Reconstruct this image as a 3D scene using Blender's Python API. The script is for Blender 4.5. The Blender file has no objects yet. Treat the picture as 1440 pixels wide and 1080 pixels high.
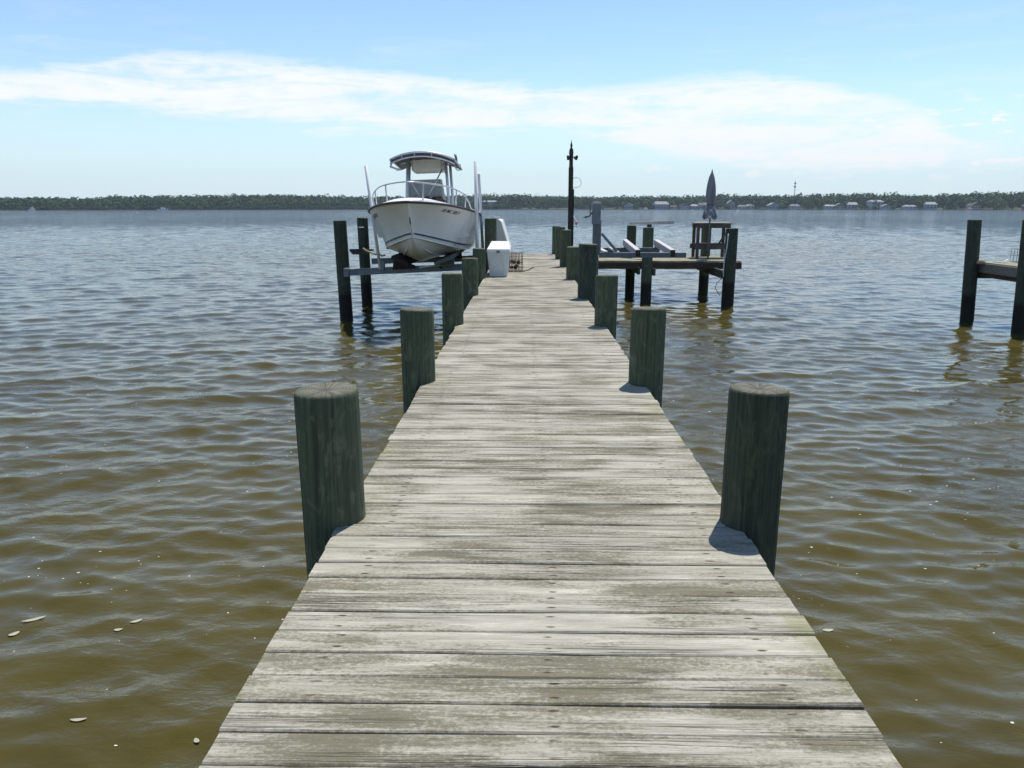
import bpy, bmesh, math, random
import numpy as np
from mathutils import Vector, Matrix
R = math.radians
rnd = random.Random(7)
scene = bpy.context.scene
COL = scene.collection

# ------------------------------------------------------------------ node helper
class NT:
    def __init__(s, name):
        s.m = bpy.data.materials.new(name); s.m.use_nodes = True
        s.t = s.m.node_tree; s.t.nodes.clear()
        s.out = s.t.nodes.new('ShaderNodeOutputMaterial')
    def n(s, typ, **kw):
        q = s.t.nodes.new(typ)
        for k, v in kw.items(): setattr(q, k, v)
        return q
    def put(s, sock, v):
        if isinstance(v, bpy.types.NodeSocket): s.t.links.new(v, sock)
        elif isinstance(v, (tuple, list)):
            v = list(v)
            if sock.type == 'RGBA' and len(v) == 3: v.append(1)
            sock.default_value = v
        else: sock.default_value = v
    def math(s, op, a, b=0.0, c=0.0, clamp=False):
        q = s.n('ShaderNodeMath', operation=op, use_clamp=clamp)
        s.put(q.inputs[0], a); s.put(q.inputs[1], b); s.put(q.inputs[2], c)
        return q.outputs[0]
    def vm(s, op, a, b=(0, 0, 0)):
        q = s.n('ShaderNodeVectorMath', operation=op); s.put(q.inputs[0], a); s.put(q.inputs[1], b)
        return q.outputs[0]
    def noise(s, vec, scale=5., detail=3., rough=.5, dist=0.):
        q = s.n('ShaderNodeTexNoise'); s.put(q.inputs['Vector'], vec)
        q.inputs['Scale'].default_value = scale; q.inputs['Detail'].default_value = detail
        q.inputs['Roughness'].default_value = rough; q.inputs['Distortion'].default_value = dist
        return q.outputs['Fac']
    def voro(s, vec, scale=5., out='Distance', feature='F1'):
        q = s.n('ShaderNodeTexVoronoi', feature=feature); s.put(q.inputs['Vector'], vec); q.inputs['Scale'].default_value = scale
        return q.outputs[out]
    def ramp(s, fac, stops, mode='LINEAR'):
        q = s.n('ShaderNodeValToRGB'); cr = q.color_ramp; cr.interpolation = mode
        while len(cr.elements) < len(stops): cr.elements.new(.5)
        for e, (p, c) in zip(cr.elements, stops):
            e.position = p; e.color = (c, c, c, 1) if not isinstance(c, (tuple, list)) else (*c, 1)
        s.put(q.inputs[0], fac); return q.outputs[0]
    def smooth(s, v, a, b, lo=0., hi=1.):
        q = s.n('ShaderNodeMapRange', interpolation_type='SMOOTHSTEP')
        for k, x in zip(('Value', 'From Min', 'From Max', 'To Min', 'To Max'), (v, a, b, lo, hi)): s.put(q.inputs[k], x)
        return q.outputs[0]
    def mix(s, f, a, b, blend='MIX'):
        q = s.n('ShaderNodeMix', data_type='RGBA', blend_type=blend)
        s.put(q.inputs[0], f); s.put(q.inputs[6], a); s.put(q.inputs[7], b)
        return q.outputs[2]
    def pos(s, kind='Object'):
        return s.n('ShaderNodeTexCoord').outputs[kind]
    def wpos(s):
        return s.n('ShaderNodeNewGeometry').outputs['Position']
    def sep(s, v):
        q = s.n('ShaderNodeSeparateXYZ'); s.put(q.inputs[0], v); return q.outputs
    def comb(s, x, y, z):
        q = s.n('ShaderNodeCombineXYZ'); s.put(q.inputs[0], x); s.put(q.inputs[1], y); s.put(q.inputs[2], z); return q.outputs[0]
    def attr(s, name):
        return s.n('ShaderNodeAttribute', attribute_name=name).outputs['Fac']
    def bump(s, h, dist=.01, strength=1.):
        q = s.n('ShaderNodeBump'); q.inputs['Distance'].default_value = dist; q.inputs['Strength'].default_value = strength
        s.put(q.inputs['Height'], h); return q.outputs[0]
    def bsdf(s, color, rough=.6, metal=0., normal=None, spec=None, **kw):
        q = s.n('ShaderNodeBsdfPrincipled')
        s.put(q.inputs['Base Color'], color); s.put(q.inputs['Roughness'], rough); s.put(q.inputs['Metallic'], metal)
        if normal is not None: s.put(q.inputs['Normal'], normal)
        if spec is not None: s.put(q.inputs['Specular IOR Level'], spec)
        for k, v in kw.items(): s.put(q.inputs[k], v)
        s.t.links.new(q.outputs[0], s.out.inputs[0]); return s.m

def simple(name, col, rough=.5, metal=0., var=.12, scale=6., bump=0.):
    n = NT(name); p = n.pos()
    f = n.noise(p, scale, 5, .6)
    lo = tuple(c * (1 - var) for c in col); hi = tuple(min(1, c * (1 + var)) for c in col)
    c = n.ramp(f, [(.3, lo), (.7, hi)])
    nm = n.bump(n.noise(p, scale * 8, 4), bump) if bump else None
    return n.bsdf(c, rough, metal, nm)

# ------------------------------------------------------------------ materials
def deck_material(name, light=(.43, .402, .328), dark=(.092, .080, .040), sc=1.):
    n = NT(name); P = n.sep(n.pos()); x, y, z = P[0], P[1], P[2]
    r = n.attr('rnd'); pv = n.attr('pv')
    rx = n.math('ADD', x, n.math('MULTIPLY', r, 61.)); ry = n.math('ADD', pv, n.math('MULTIPLY', r, 17.))
    # the bleached surface: soft grey streaks along the grain
    own = n.noise(n.comb(n.math('MULTIPLY', rx, 1.3), n.math('MULTIPLY', ry, 16.), 0), 1.5, 6, .68, .3)
    fine = n.noise(n.comb(n.math('MULTIPLY', rx, 4.), n.math('MULTIPLY', ry, 110.), 0), 1.0, 5, .72)
    speck = n.noise(n.comb(n.math('MULTIPLY', rx, 48.), n.math('MULTIPLY', ry, 85.), 5.), 1.0, 4, .8)
    mid = tuple(.55 * a + .45 * b for a, b in zip(light, dark))
    d = n.math('ADD', own, n.math('MULTIPLY', n.math('SUBTRACT', fine, .5), .38)); d = n.math('ADD', d, n.math('MULTIPLY', n.math('SUBTRACT', speck, .5), .30))
    d = n.math('ADD', d, n.math('MULTIPLY', n.math('SUBTRACT', r, .5), .09))
    c = n.ramp(d, [(.28, mid), (.42, tuple(.8 * a + .2 * b for a, b in zip(light, dark))), (.55, light), (.72, tuple(min(1, 1.32 * a) for a in light))])
    # dark mildew patches with mottled edges; they sit on one plank or run over several
    pa = n.noise(n.comb(n.math('MULTIPLY', rx, 1.7), n.math('MULTIPLY', ry, 11.), 21.), 1.25, 4, .55, .4)
    pb = n.noise(n.comb(n.math('MULTIPLY', x, 1.25), n.math('MULTIPLY', y, 2.1), 0), 1.0, 5, .6, .6)
    pm = n.math('ADD', n.math('MULTIPLY', pa, .55), n.math('MULTIPLY', pb, .45))
    pm = n.math('ADD', pm, n.math('ADD', n.math('MULTIPLY', n.math('SUBTRACT', speck, .5), .58), n.math('MULTIPLY', n.math('SUBTRACT', fine, .5), .30)))
    pm = n.math('ADD', pm, n.math('MULTIPLY', n.math('SUBTRACT', n.math('FRACT', n.math('MULTIPLY', r, 13.7)), .5), .08))
    dk = n.ramp(n.math('ADD', n.math('MULTIPLY', speck, .6), n.math('MULTIPLY', fine, .4)), [(.3, tuple(.55 * a for a in dark)), (.5, dark), (.68, tuple(1.9 * a for a in dark))])
    c = n.mix(n.smooth(pm, .43, .62, 0, .80), c, dk)
    gl = n.noise(n.comb(n.math('MULTIPLY', rx, 7.), n.math('MULTIPLY', ry, 190.), 13.), 1., 3, .7)
    c = n.mix(1., c, n.ramp(gl, [(.28, .66), (.5, 1.), (.7, 1.14)]), 'MULTIPLY')
    # long thin checks along the grain
    hair = n.noise(n.comb(n.math('MULTIPLY', rx, .75), n.math('MULTIPLY', ry, 70.), 3.), 1.0, 2, .5)
    ck = n.math('MULTIPLY', n.smooth(n.math('ABSOLUTE', n.math('SUBTRACT', hair, .5)), .022, .006), n.smooth(n.noise(n.comb(n.math('MULTIPLY', rx, .9), n.math('MULTIPLY', ry, 9.), 9.), 1., 3), .50, .60))
    c = n.mix(n.math('MULTIPLY', ck, .8), c, (.06, .055, .042))
    # knots
    kv = n.comb(n.math('MULTIPLY', rx, 1.25), n.math('MULTIPLY', ry, 6.), 0.)
    kd = n.voro(kv, 1.0)
    kring = n.math('MULTIPLY', n.smooth(kd, .10, .05), n.smooth(n.noise(n.comb(rx, ry, 31.), 1.2, 1), .47, .52))
    c = n.mix(n.math('MULTIPLY', kring, .75), c, (.085, .06, .035))
    # rusty nail stains, two per joist line
    ns = None
    for k, xl in enumerate((-.74, .03, .76)):
        dx = n.math('SUBTRACT', x, n.math('ADD', n.math('MULTIPLY', n.math('SUBTRACT', n.math('FRACT', n.math('MULTIPLY', r, 7.3 + 5 * k)), .5), .05), xl))
        dy = n.math('SUBTRACT', n.math('ABSOLUTE', pv), .037)
        q = n.math('ADD', n.math('POWER', n.math('DIVIDE', n.math('ABSOLUTE', dx), .021 * sc), 2.), n.math('POWER', n.math('DIVIDE', n.math('ABSOLUTE', dy), .0062 * sc), 2.))
        mk = n.smooth(q, 1.3, .1)
        ns = mk if ns is None else n.math('MAXIMUM', ns, mk)
    ns = n.math('MULTIPLY', ns, n.smooth(n.noise(n.comb(n.math('MULTIPLY', x, 9.), n.math('MULTIPLY', r, 99.), 0), 1., 1), .34, .54))
    c = n.mix(n.math('MULTIPLY', n.math('MULTIPLY', ns, .98), n.smooth(speck, .3, .5, .5, 1.)), c, (.055, .026, .012))
    # a little yellow-green growth along the edges
    eg = n.math('MULTIPLY', n.smooth(n.math('ABSOLUTE', x), .78, .97), n.smooth(n.noise(n.comb(n.math('MULTIPLY', x, 3.), y, 4.), 1.6, 4), .54, .68))
    c = n.mix(n.math('MULTIPLY', eg, .5), c, (.20, .20, .06))
    h = n.math('ADD', n.math('MULTIPLY', fine, .5), n.math('ADD', n.math('MULTIPLY', hair, .5), n.math('MULTIPLY', ck, -1.2)))
    h = n.math('ADD', h, n.math('MULTIPLY', speck, .5))
    return n.bsdf(c, .82, 0, n.bump(h, .006, .8), .25)

def pile_material(name, top_wet=.55, tint=(.080, .102, .066)):
    n = NT(name); P = n.sep(n.pos()); W = n.sep(n.wpos())
    oi = n.n('ShaderNodeObjectInfo').outputs['Random']
    ang = n.math('ARCTAN2', P[1], P[0])
    ax, ay = n.math('COSINE', ang), n.math('SINE', ang)
    off = n.math('MULTIPLY', oi, 40.)
    v = n.comb(n.math('ADD', n.math('MULTIPLY', ax, 9.), off), n.math('MULTIPLY', ay, 9.), n.math('MULTIPLY', P[2], 1.1))
    st = n.noise(v, 1.0, 6, .65, .6)
    v2 = n.comb(n.math('ADD', n.math('MULTIPLY', ax, 40.), off), n.math('MULTIPLY', ay, 40.), n.math('MULTIPLY', P[2], 2.2))
    fi = n.noise(v2, 1.0, 4, .7)
    bl = n.noise(n.comb(n.math('ADD', n.math('MULTIPLY', ax, 2.), off), n.math('MULTIPLY', ay, 2.), n.math('MULTIPLY', P[2], 5.)), 1., 5, .65, 1.2)
    t = tint
    c = n.ramp(st, [(.28, tuple(.38 * a for a in t)), (.5, t), (.72, (t[0] * 1.5, t[1] * 1.42, t[2] * 1.3))])
    c = n.mix(n.math('MULTIPLY', n.smooth(bl, .48, .68), .7), c, (t[0] * 2.1, t[1] * 1.9, t[2] * 1.75))
    c = n.mix(n.math('MULTIPLY', n.smooth(fi, .42, .3), .75), c, tuple(.22 * a for a in t))
    wet = n.smooth(n.math('ADD', W[2], n.math('MULTIPLY', n.math('SUBTRACT', st, .5), .22)), top_wet + .1, top_wet - .06)
    c = n.mix(n.math('MULTIPLY', wet, .88), c, (.011, .010, .010))
    # grey weathered end grain on the top face
    rr = n.math('SQRT', n.math('ADD', n.math('POWER', P[0], 2.), n.math('POWER', P[1], 2.)))
    rings = n.math('SINE', n.math('MULTIPLY', n.math('ADD', rr, n.math('MULTIPLY', n.noise(n.comb(P[0], P[1], off), 9., 3), .03)), 430.))
    rad = n.noise(n.comb(n.math('MULTIPLY', ax, 4.), n.math('MULTIPLY', ay, 4.), n.math('ADD', off, n.math('MULTIPLY', rr, 3.))), 2., 4, .7)
    gc = n.ramp(n.math('ADD', rad, n.math('MULTIPLY', rings, .05)), [(.3, (.045, .040, .03)), (.5, (.15, .138, .105)), (.7, (.30, .285, .23))])
    gc = n.mix(n.smooth(rr, .05, .0, 0, .6), gc, (.08, .07, .06))
    nz = n.sep(n.n('ShaderNodeNewGeometry').outputs['True Normal'])[2]
    gc = n.mix(n.math('MULTIPLY', n.smooth(rr, .07, .14), n.smooth(st, .42, .6)), gc, (.11, .125, .06))
    c = n.mix(n.smooth(nz, .4, .7), c, gc)
    h = n.math('ADD', st, n.math('MULTIPLY', fi, .6))
    return n.bsdf(c, .8, 0, n.bump(h, .012, .7), .25)

M = {}
M['deck'] = deck_material('weathered_planks')
M['deck_far'] = deck_material('weathered_planks_platform', (.42, .39, .29), (.12, .11, .05), 1.)
M['pile'] = pile_material('green_treated_pile')
M['pile_brown'] = pile_material('brown_green_pile', .55, (.052, .064, .044))
M['pile_dark'] = pile_material('dark_green_pile', .62, (.048, .062, .048))
def beam_mat(name, a, b, axis=0):
    n = NT(name); P = n.sep(n.pos()); k = [25., 25., 25.]; k[axis] = 1.5
    v = n.comb(*[n.math('MULTIPLY', P[i], k[i]) for i in range(3)])
    f = n.noise(v, 1., 5, .65); g = n.noise(n.pos(), 1.7, 4, .6)
    c = n.ramp(n.math('ADD', n.math('MULTIPLY', f, .6), n.math('MULTIPLY', g, .4)), [(.32, a), (.66, b)])
    return n.bsdf(c, .8, 0, n.bump(f, .006, .6), .25)
M['joist'] = beam_mat('brown_joist_wood', (.035, .024, .018), (.11, .08, .055), 0)
M['joist_green'] = beam_mat('green_bearer_wood', (.03, .035, .025), (.10, .12, .09), 1)
M['greywood'] = beam_mat('grey_bearer_wood', (.10, .095, .085), (.26, .25, .22), 0)
M['tablewood'] = beam_mat('dark_table_wood', (.05, .04, .038), (.16, .135, .125), 2)
M['tabletop'] = beam_mat('pale_table_board', (.33, .27, .25), (.55, .5, .47), 0)
M['steel'] = simple('galvanised_steel', (.17, .195, .22), .5, .35, .22, 5., .002)
M['alu'] = simple('brushed_aluminium', (.55, .57, .60), .38, .55, .1, 9.)
M['alu_dull'] = simple('dull_aluminium', (.115, .135, .16), .5, .3, .18, 7., .001)
M['bunk'] = simple('pale_bunk_board', (.50, .46, .46), .75, 0, .16, 5., .003)
M['carpet'] = simple('dark_carpet', (.03, .024, .022), .95, 0, .3, 20., .004)
M['bunk_green'] = simple('grey_green_bunk_board', (.12, .15, .14), .85, 0, .2, 8., .003)
M['black'] = simple('black_plastic', (.018, .019, .021), .45, 0, .2)
M['lampwood'] = beam_mat('dark_post_wood', (.022, .020, .019), (.06, .052, .046), 2)
M['pvc'] = simple('white_pvc', (.74, .75, .75), .4, 0, .06)
M['rope_tan'] = simple('tan_rope', (.42, .33, .19), .9, 0, .25, 40., .003)
M['rope_dark'] = simple('dark_rope', (.05, .045, .04), .9, 0, .25, 40.)
M['cable'] = simple('steel_cable', (.25, .25, .25), .5, .5)
M['wire'] = simple('rusty_wire', (.085, .055, .04), .8, .1, .4, 30.)
M['wire_grey'] = simple('grey_wire', (.22, .24, .25), .6, .2, .2, 30.)
M['bait'] = simple('rusty_bait_box', (.17, .075, .06), .85, 0, .45, 25., .003)
M['pinkfloat'] = simple('pink_float', (.60, .28, .28), .5, 0, .15)
M['white'] = simple('white_paint', (.78, .78, .77), .4, 0, .05)
M['rotted'] = simple('rotted_wood_end', (.40, .27, .19), .9, 0, .25, 25., .004)
M['glass'] = simple('dark_window_glass', (.03, .04, .05), .1, 0, .1)
def gelcoat():
    n = NT('white_gelcoat'); p = n.pos(); P = n.sep(p)
    f = n.noise(p, 1.4, 5, .6, .4)
    c = n.ramp(f, [(.3, (.80, .81, .81)), (.7, (.86, .87, .87))])
    # tea-coloured scum on the bottom and faint runs below the rail
    b = n.smooth(n.math('ADD', P[2], n.math('MULTIPLY', n.math('SUBTRACT', f, .5), .35)), 1.86, 1.60)
    c = n.mix(n.math('MULTIPLY', b, n.math('ADD', .05, n.math('MULTIPLY', n.noise(p, 2.3, 5, .65), .5))), c, (.56, .52, .36))
    run = n.noise(n.comb(n.math('MULTIPLY', P[0], 9.), n.math('MULTIPLY', P[1], 9.), n.math('MULTIPLY', P[2], .8)), 1., 4, .65)
    c = n.mix(n.smooth(run, .56, .75, 0, .28), c, (.47, .45, .38))
    return n.bsdf(c, .28, 0, None, .5)
M['gel'] = gelcoat()
M['gel_deck'] = simple('white_deck_gelcoat', (.80, .80, .79), .4, 0, .05, 3.)
M['navy'] = simple('navy_stripe', (.035, .055, .10), .35, 0, .15)
M['rub'] = simple('dark_rub_rail', (.045, .035, .05), .5, 0, .2)
M['canvas'] = simple('purple_grey_canvas', (.11, .095, .125), .85, 0, .18, 14., .002)
M['canvas_grey'] = simple('grey_canvas_lining', (.075, .08, .08), .85, 0, .15, 10.)
M['cover'] = simple('grey_beige_cover', (.40, .41, .37), .7, 0, .12, 6., .003)
M['cream'] = simple('cream_box', (.60, .60, .54), .55, 0, .06, 4.)
M['clutter'] = simple('brown_clutter', (.10, .06, .04), .8, 0, .6, 22., .005)
def dockbox():
    n = NT('dock_box_fibreglass'); p = n.pos(); P = n.sep(p)
    f = n.noise(p, 3., 5, .6)
    c = n.ramp(f, [(.3, (.60, .62, .62)), (.7, (.74, .75, .74))])
    st = n.noise(n.comb(n.math('MULTIPLY', P[0], 14.), n.math('MULTIPLY', P[1], 14.), n.math('MULTIPLY', P[2], 1.2)), 1., 4, .65)
    c = n.mix(n.smooth(st, .52, .76, 0, .45), c, (.36, .38, .33))
    return n.bsdf(c, .5)
M['dockbox'] = dockbox()
M['umb'] = None
def umbrella_mat():
    n = NT('lavender_grey_canvas'); P = n.sep(n.pos())
    ang = n.math('ARCTAN2', P[1], P[0])
    f = n.noise(n.comb(n.math('MULTIPLY', n.math('COSINE', ang), 4.), n.math('MULTIPLY', n.math('SINE', ang), 4.), n.math('MULTIPLY', P[2], 1.5)), 1., 4, .6)
    c = n.ramp(f, [(.3, (.15, .145, .165)), (.7, (.33, .325, .35))])
    pat = n.noise(n.comb(n.math('MULTIPLY', ang, 2.), 0., n.math('MULTIPLY', P[2], 5.)), 1.4, 2, .5)
    low = n.smooth(P[2], 1.60, 1.50)
    c = n.mix(n.math('MULTIPLY', low, n.smooth(pat, .55, .62)), c, (.13, .14, .20))
    c = n.mix(n.math('MULTIPLY', low, n.smooth(pat, .45, .38)), c, (.62, .62, .64))
    return n.bsdf(c, .85)
M['umb'] = umbrella_mat()
def foliage(name, a, b, sc=.06):
    n = NT(name); p = n.wpos()
    oi = n.attr('rnd')
    f = n.noise(p, sc, 4, .6); g = n.noise(p, .9, 3, .6)
    k = n.math('ADD', n.math('MULTIPLY', f, .45), n.math('ADD', n.math('MULTIPLY', g, .2), n.math('MULTIPLY', oi, .24)))
    c = n.ramp(k, [(.25, a), (.75, b)])
    return n.bsdf(c, .9, 0, None, .1)
M['leaf'] = foliage('dark_green_leaves', (.026, .058, .026), (.085, .145, .055))
M['leaf_yellow'] = foliage('yellow_green_leaves', (.075, .105, .028), (.13, .16, .045))
M['leaf_blue'] = foliage('blue_green_leaves', (.018, .034, .024), (.04, .07, .04))
M['bark'] = simple('tree_bark', (.07, .055, .04), .9, 0, .3)

def water_mat():
    n = NT('brown_river_water'); p = n.wpos(); P = n.sep(p)
    murk = n.noise(n.comb(P[0], P[1], 0), .5, 4, .6, .3)
    c = n.ramp(murk, [(.3, (.060, .0485, .0105)), (.7, (.090, .0725, .0160))])
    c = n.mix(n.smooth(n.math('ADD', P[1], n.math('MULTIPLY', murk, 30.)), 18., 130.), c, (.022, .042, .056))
    v1 = n.comb(n.math('MULTIPLY', P[0], 1.0), n.math('MULTIPLY', P[1], 1.7), 0.)
    d = n.n('ShaderNodeCameraData').outputs['View Distance']
    a = n.noise(v1, 7.0, 4, .55, .3)
    b = n.noise(v1, 1.5, 4, .55, .4)
    # far off, only longer ripples are built in the mesh up close: keep the chop going in the normal
    r2 = n.math('SQRT', n.math('ADD', n.math('POWER', P[0], 2.), n.math('POWER', P[1], 2.)))
    far = n.smooth(r2, 14., 60.)
    h = n.math('ADD', n.math('MULTIPLY', a, n.smooth(n.noise(n.comb(n.math('MULTIPLY', P[0], .35), n.math('MULTIPLY', P[1], .6), 7.), 1., 3), .36, .64, .003, .013)), n.math('MULTIPLY', b, n.math('ADD', .006, n.math('MULTIPLY', far, .16))))
    big = n.noise(n.comb(P[0], n.math('MULTIPLY', P[1], 1.8), 3.), .45, 3, .5)
    h = n.math('ADD', h, n.math('MULTIPLY', big, n.math('MULTIPLY', n.math('MULTIPLY', n.math('MULTIPLY', n.smooth(r2, 30., 220.), .62), n.smooth(n.noise(n.comb(n.math('MULTIPLY', P[0], .42), n.math('MULTIPLY', P[1], .075), 5.), 1., 4, .65), .36, .64, .1, 1.9)), n.smooth(n.noise(n.comb(n.math('MULTIPLY', P[0], .022), n.math('MULTIPLY', P[1], .013), 0), 1., 7, .72), .32, .68, .5, 1.5))))
    bp = n.n('ShaderNodeBump'); bp.inputs['Distance'].default_value = 1.; bp.inputs['Strength'].default_value = 1.
    n.put(bp.inputs['Height'], h)
    return n.bsdf(c, n.smooth(r2, 20., 300., .035, .07), 0, bp.outputs[0], .5, IOR=1.34)
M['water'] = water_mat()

# ------------------------------------------------------------------ mesh helper
class MB:
    def __init__(s):
        s.v = []; s.f = []; s.mi = []; s.sm = []; s.mats = []; s.att = {}
    def _m(s, m):
        if m is None: return 0
        if m not in s.mats: s.mats.append(m)
        return s.mats.index(m)
    def add(s, verts, faces, m=None, smooth=False):
        o = len(s.v); k = s._m(m)
        s.v += [tuple(q) for q in verts]
        for fc in faces:
            s.f.append([o + i for i in fc]); s.mi.append(k); s.sm.append(smooth)
        return s
    def box(s, c, d, rot=None, m=None, bev=0.):
        hx, hy, hz = d[0] / 2, d[1] / 2, d[2] / 2
        bm = bmesh.new(); bmesh.ops.create_cube(bm, size=1)
        for q in bm.verts: q.co = Vector((q.co.x * d[0], q.co.y * d[1], q.co.z * d[2]))
        if bev: bmesh.ops.bevel(bm, geom=bm.edges[:], offset=bev, segments=1, affect='EDGES')
        mat = Matrix.Translation(c)
        if rot is not None: mat = mat @ rot.to_4x4()
        bm.verts.index_update()
        s.add([mat @ q.co for q in bm.verts], [[q.index for q in f.verts] for f in bm.faces], m)
        bm.free(); return s
    def bar(s, a, b, w, h, m=None, bev=.004, up=(0, 0, 1)):
        a = Vector(a); b = Vector(b); d = b - a; y = d.normalized(); upv = Vector(up)
        if abs(y.dot(upv)) > .98: upv = Vector((1, 0, 0))
        x = y.cross(upv).normalized(); z = x.cross(y)
        rot = Matrix((x, y, z)).transposed()
        return s.box((a + b) / 2, (w, d.length, h), rot, m, bev)
    def tube(s, pts, r, m=None, seg=8, caps=True, closed=False):
        pts = [Vector(p) for p in pts]; n = len(pts); rings = []
        rad = r if isinstance(r, (list, tuple)) else [r] * n
        prev = None; vs = []
        for i, p in enumerate(pts):
            if closed: t = (pts[(i + 1) % n] - pts[i - 1]).normalized()
            else: t = (pts[min(i + 1, n - 1)] - pts[max(i - 1, 0)]).normalized()
            if prev is None:
                u = t.orthogonal().normalized()
            else:
                u = (prev - t * prev.dot(t)).normalized()
            prev = u; w = t.cross(u)
            for k in range(seg):
                a = 2 * math.pi * k / seg
                vs.append(p + (u * math.cos(a) + w * math.sin(a)) * rad[i])
        fs = []
        for i in range(n if closed else n - 1):
            for k in range(seg):
                j = (i + 1) % n
                fs.append([i * seg + k, i * seg + (k + 1) % seg, j * seg + (k + 1) % seg, j * seg + k])
        s.add(vs, fs, m, True)
        if caps and not closed:
            o = len(s.v) - len(vs)
            for fc in ([o + k for k in range(seg)][::-1], [o + (n - 1) * seg + k for k in range(seg)]):
                s.f.append(fc); s.mi.append(s._m(m)); s.sm.append(False)
        return s
    def lathe(s, prof, c=(0, 0, 0), seg=24, m=None, smooth=True, cap=True, wob=0.):
        vs = []; fs = []
        for r, z in prof:
            for k in range(seg):
                a = 2 * math.pi * k / seg
                q = r * (1 + wob * math.sin(3 * a + z * 1.3) + wob * .6 * math.sin(5 * a - z * 2.1))
                vs.append((c[0] + q * math.cos(a), c[1] + q * math.sin(a), c[2] + z))
        n = len(prof)
        for i in range(n - 1):
            for k in range(seg):
                fs.append([i * seg + k, i * seg + (k + 1) % seg, (i + 1) * seg + (k + 1) % seg, (i + 1) * seg + k])
        s.add(vs, fs, m, smooth)
        if cap:
            o = len(s.v) - len(vs)
            for fc in ([o + k for k in range(seg)][::-1], [o + (n - 1) * seg + k for k in range(seg)]):
                s.f.append(fc); s.mi.append(s._m(m)); s.sm.append(False)
        return s
    def prism(s, prof, y0, y1, m=None):           # profile in XZ, extruded along Y
        n = len(prof)
        vs = [(x, y0, z) for x, z in prof] + [(x, y1, z) for x, z in prof]
        fs = [[k, (k + 1) % n, n + (k + 1) % n, n + k] for k in range(n)] + [list(range(n))[::-1], list(range(n, 2 * n))]
        return s.add(vs, fs, m)
    def build(s, name, mat, parent=None, loc=(0, 0, 0), rec=True):
        me = bpy.data.meshes.new(name); me.from_pydata(s.v, [], s.f)
        mats = s.mats if s.mats else [mat]
        for q in mats: me.materials.append(q)
        me.polygons.foreach_set('material_index', s.mi); me.polygons.foreach_set('use_smooth', s.sm)
        for k, arr in s.att.items():
            a = me.attributes.new(k, 'FLOAT', 'POINT'); a.data.foreach_set('value', arr)
        if rec:
            bm = bmesh.new(); bm.from_mesh(me); bmesh.ops.recalc_face_normals(bm, faces=bm.faces[:]); bm.to_mesh(me); bm.free()
        me.update()
        o = bpy.data.objects.new(name, me); COL.objects.link(o); o.location = loc
        if parent: o.parent = parent
        return o

def tag(o, label=None, cat=None, group=None, kind=None):
    if label: o['label'] = label
    if cat: o['category'] = cat
    if group: o['group'] = group
    if kind: o['kind'] = kind
    return o
def thing(name, label, cat, loc=(0, 0, 0), rz=0., group=None):
    o = bpy.data.objects.new(name, None); COL.objects.link(o); o.location = loc; o.rotation_euler = (0, 0, rz)
    o.empty_display_size = .2
    return tag(o, label, cat, group)

# ------------------------------------------------------------------ waves (one height field for mesh, floats and foam)
wr = np.random.RandomState(11)
NW = 110
lam = np.exp(np.linspace(math.log(.15), math.log(5.), NW)) * wr.uniform(.96, 1.04, NW)
swell = np.exp(-.5 * (np.log(lam / 1.15) / .32) ** 2)
spec = np.exp(-.5 * (np.log(lam / .33) / .65) ** 2) + .42 * swell
slope = spec * wr.uniform(.5, 1.3, NW)
slope *= .140 / math.sqrt((slope ** 2).sum() / 2)
wk = 2 * math.pi / lam; amp = slope / wk
sw = swell > .45
th = np.where(sw, R(-66) + wr.normal(0, R(17), NW), R(-85) + wr.normal(0, R(32), NW))
wx, wy = np.cos(th), np.sin(th); wph = wr.uniform(0, 6.283, NW)
def waves(x, y, res):
    dfade = 1 - np.clip((np.hypot(x, y) - 90.) / 160., 0, 1)
    h = np.zeros_like(x); dx = np.zeros_like(x); dy = np.zeros_like(x)
    for i in range(NW):
        f = np.clip((lam[i] / res - 2.) / 2.5, 0, 1) * dfade
        if f.max() == 0: continue
        a = wk[i] * (wx[i] * x + wy[i] * y) + wph[i]
        s_, c_ = np.sin(a), np.cos(a); fa = f * amp[i]
        h += fa * s_; dx += .7 * fa * wx[i] * c_; dy += .7 * fa * wy[i] * c_
    return h, dx, dy

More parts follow.
